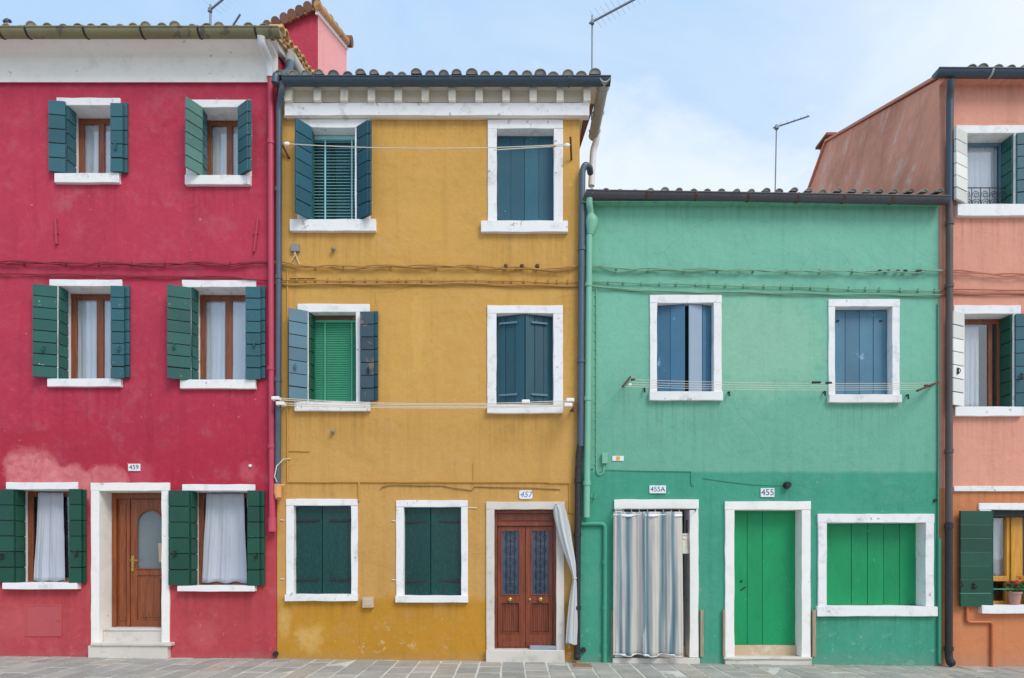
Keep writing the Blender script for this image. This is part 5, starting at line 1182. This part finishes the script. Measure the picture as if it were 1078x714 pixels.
o = mb.build('drain_grate', M['drain'], None); tag(o, 'small brown drain grate in the pavement below the dark downpipe', 'drain')

# ------------------------------------------------------------------ sky, sun, camera
EL, AZ = math.radians(46), math.radians(141)       # soft high sun, in front of the houses and to the right
wd = bpy.data.worlds.new('World'); SC.world = wd; wd.use_nodes = True; nt = wd.node_tree
bg = nt.nodes['Background']
sky = nt.nodes.new('ShaderNodeTexSky'); sky.sky_type = 'NISHITA'; sky.sun_disc = False; sky.sun_elevation = EL; sky.sun_rotation = AZ
sky.air_density = 1.0; sky.dust_density = 2.0; sky.ozone_density = 1.5
tc = nd(nt, 'ShaderNodeTexCoord').outputs['Generated']
sp = nd(nt, 'ShaderNodeSeparateXYZ', {'Vector': tc})
n1 = noi(nt, scl(nt, tc, (1, 1, 1.6), (3.1, .4, 1.7)), 2.2, 8, .6, .8); n2 = noi(nt, scl(nt, tc, (1, 1, 2), (1, 4, 2)), 7, 6, .62, .6)
nn = mth(nt, 'ADD', mth(nt, 'MULTIPLY', mth(nt, 'SUBTRACT', n1, .5), .34), mth(nt, 'MULTIPLY', mth(nt, 'SUBTRACT', n2, .5), .12))
band = mth(nt, 'ADD', sp.outputs[2], mth(nt, 'ADD', nn, mth(nt, 'MULTIPLY', mth(nt, 'POWER', mth(nt, 'ABSOLUTE', mth(nt, 'SUBTRACT', sp.outputs[0], .02)), 2.0), .55)))
cloud = mth(nt, 'MULTIPLY', mr(nt, band, .50, .66, 1, 0), mr(nt, sp.outputs[0], -.42, .0, .25, 1))      # a thin cloud bank low over the roofs
hz = mr(nt, mth(nt, 'ADD', sp.outputs[0], nn), .12, .62, 0, .8)                                              # milky haze to the right
cov = mth(nt, 'MAXIMUM', mth(nt, 'MAXIMUM', mth(nt, 'MULTIPLY', cloud, .74), hz), mr(nt, n1, .3, .7, .08, .34))
SKYC = (4.5, 4.65, 4.75, 1)
skyc = mixc(nt, .4, sky.outputs[0], (1.9, 3.1, 4.9, 1))
skyc = mixc(nt, .8, skyc, (1.95, 3.08, 4.5, 1))
nt.links.new(mixc(nt, cov, skyc, SKYC), bg.inputs['Color']); bg.inputs['Strength'].default_value = .15
sl = bpy.data.lights.new('sun', 'SUN'); sl.energy = 1.3; sl.angle = math.radians(25); sl.color = (1, .96, .9)
so = bpy.data.objects.new('sun', sl); COL.objects.link(so)
dv = Vector((math.sin(AZ)*math.cos(EL), math.cos(AZ)*math.cos(EL), math.sin(EL)))
so.rotation_euler = dv.to_track_quat('Z', 'Y').to_euler(); so.location = (6, -8, 14)
cd = bpy.data.cameras.new('camera'); cam = bpy.data.objects.new('camera', cd); COL.objects.link(cam)
cam.location = (0, -D, ZC); cam.rotation_euler = (math.radians(90), 0, 0)
cd.sensor_width = 36; cd.lens = K*D/1078*36; cd.shift_y = (HY-357)/1078; cd.shift_x = -.5/1078*0
cd.clip_end = 2000; cd.clip_start = .05
SC.camera = cam
vs = SC.view_settings; vs.view_transform = 'Standard'; vs.look = 'None'; vs.exposure = .58; vs.gamma = 1
